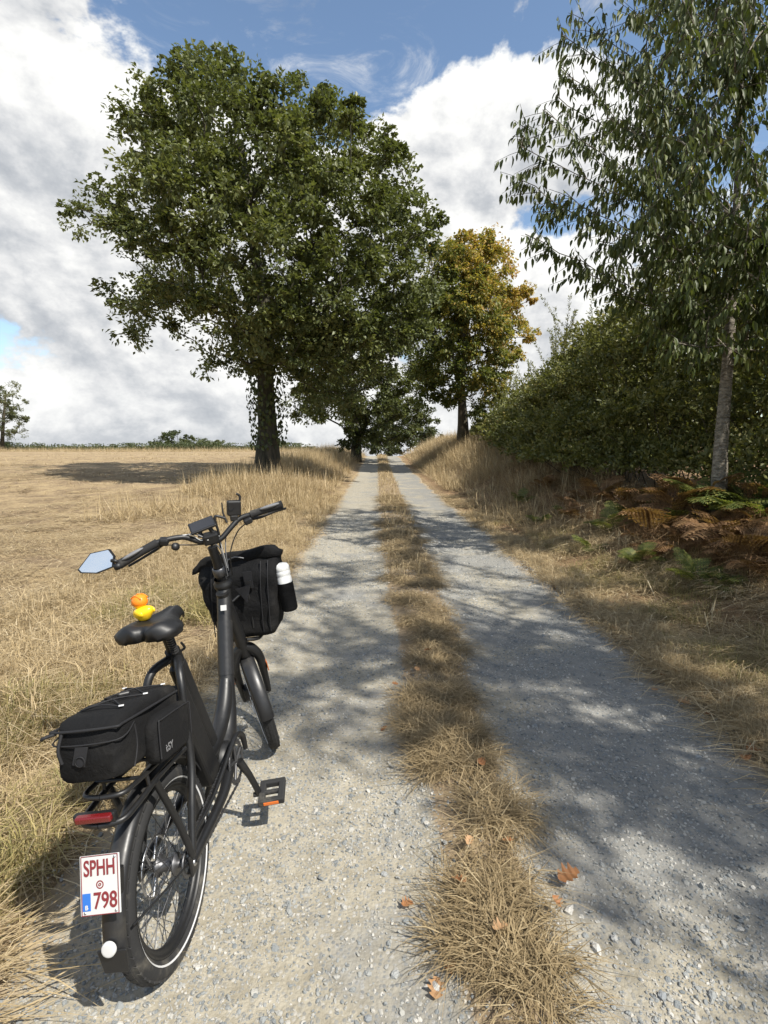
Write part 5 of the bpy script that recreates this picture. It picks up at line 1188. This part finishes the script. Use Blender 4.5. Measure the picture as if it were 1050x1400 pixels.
MB().tube([(-.03, .93, .945), (.02, .925, .962), (.06, .93, .952)], .0028, 6).build('carry_cord', 'grip_grey', fb, fo)
MB().add([(.020, .872, .832), (.088, .872, .842), (.064, .874, .765), (.020, .876, .832), (.088, .876, .842), (.064, .878, .765)], [(0, 1, 2), (5, 4, 3), (0, 3, 4, 1), (1, 4, 5, 2), (2, 5, 3, 0)], False).build('flap', 'bag_trim', fb, fo)
BT = Matrix.Translation((.222, .965, .685)) @ Euler((0, -.05, 0)).to_matrix().to_4x4()
MB().lathe([(0, 0), (.030, .002), (.036, .012), (.036, .130), (.0365, .131), (.0345, .131)], (0, 0, 0), (0, 0, 1), 24).xf(BT).build('mesh_pocket', 'bag', fb, fo)
bt, bto = on_bike('water_bottle', BT @ Vector((0, 0, .01)), 'white plastic bottle in the mesh pocket of the roll-top bag', 'bottle')
MB().lathe([(0, .012), (.028, .013), (.033, .02), (.033, .155), (.031, .160), (.031, .164), (.033, .168), (.033, .182), (.031, .186)], (0, 0, 0), (0, 0, 1), 28).xf(BT).build('bottle_body', 'bottle', bt, bto)
MB().lathe([(.031, .184), (.033, .188), (.033, .204), (.026, .216), (.012, .221), (0, .222)], (0, 0, 0), (0, 0, 1), 28).xf(BT).build('bottle_cap', 'bottle', bt, bto)

# ------------------------------------------------------------------ rubber duck with a helmet, on the saddle
DB = (-.040, .195, .925)
dk, do = on_bike('rubber_duck', DB, 'yellow rubber duck wearing an orange helmet on the saddle', 'toy duck')
def dm(): return Matrix.Translation(DB) @ Euler((0, 0, R(70))).to_matrix().to_4x4()
MB().ellip((0, 0, .021), (.027, .034, .021), 20, 14, (0, 0, 0), lambda p: Vector((p.x * (1 - .25 * max(0, -p.y / .034)), p.y, p.z + (.010 * max(0, -p.y / .034) ** 2) - (.004 if p.z < -.015 else 0)))).xf(dm()).build('duck_body', 'duck_yellow', dk, do)
for sg in (-1, 1): MB().ellip((sg * .024, -.004, .024), (.006, .018, .011), 12, 8, (.25, 0, 0)).xf(dm()).build('wing', 'duck_yellow', dk, do)
MB().ellip((0, .010, .052), (.0195, .0205, .019), 18, 12).xf(dm()).build('head', 'duck_yellow', dk, do)
hl = MB().ellip((0, .009, .056), (.0235, .0245, .0225), 20, 12, (0, 0, 0), lambda p: Vector((p.x, p.y, max(p.z, -.010)))).xf(dm()).build('helmet', 'duck_orange', dk, do)
for a in (-.5, 0, .5): MB().tube([(a * .026, -.012, .066), (a * .026, .009, .0795 - abs(a) * .006), (a * .026, .028, .068)], .0022, 6).xf(dm()).build('helmet_ridge', 'duck_orange', hl, do)
MB().box((.0235, .006, .058), (.0012, .016, .005), (0, .1, 0), 0).xf(dm()).build('helmet_print', 'white', hl, do)
MB().ellip((0, .032, .048), (.010, .010, .004), 12, 8).xf(dm()).build('beak', 'duck_orange', dk, do)
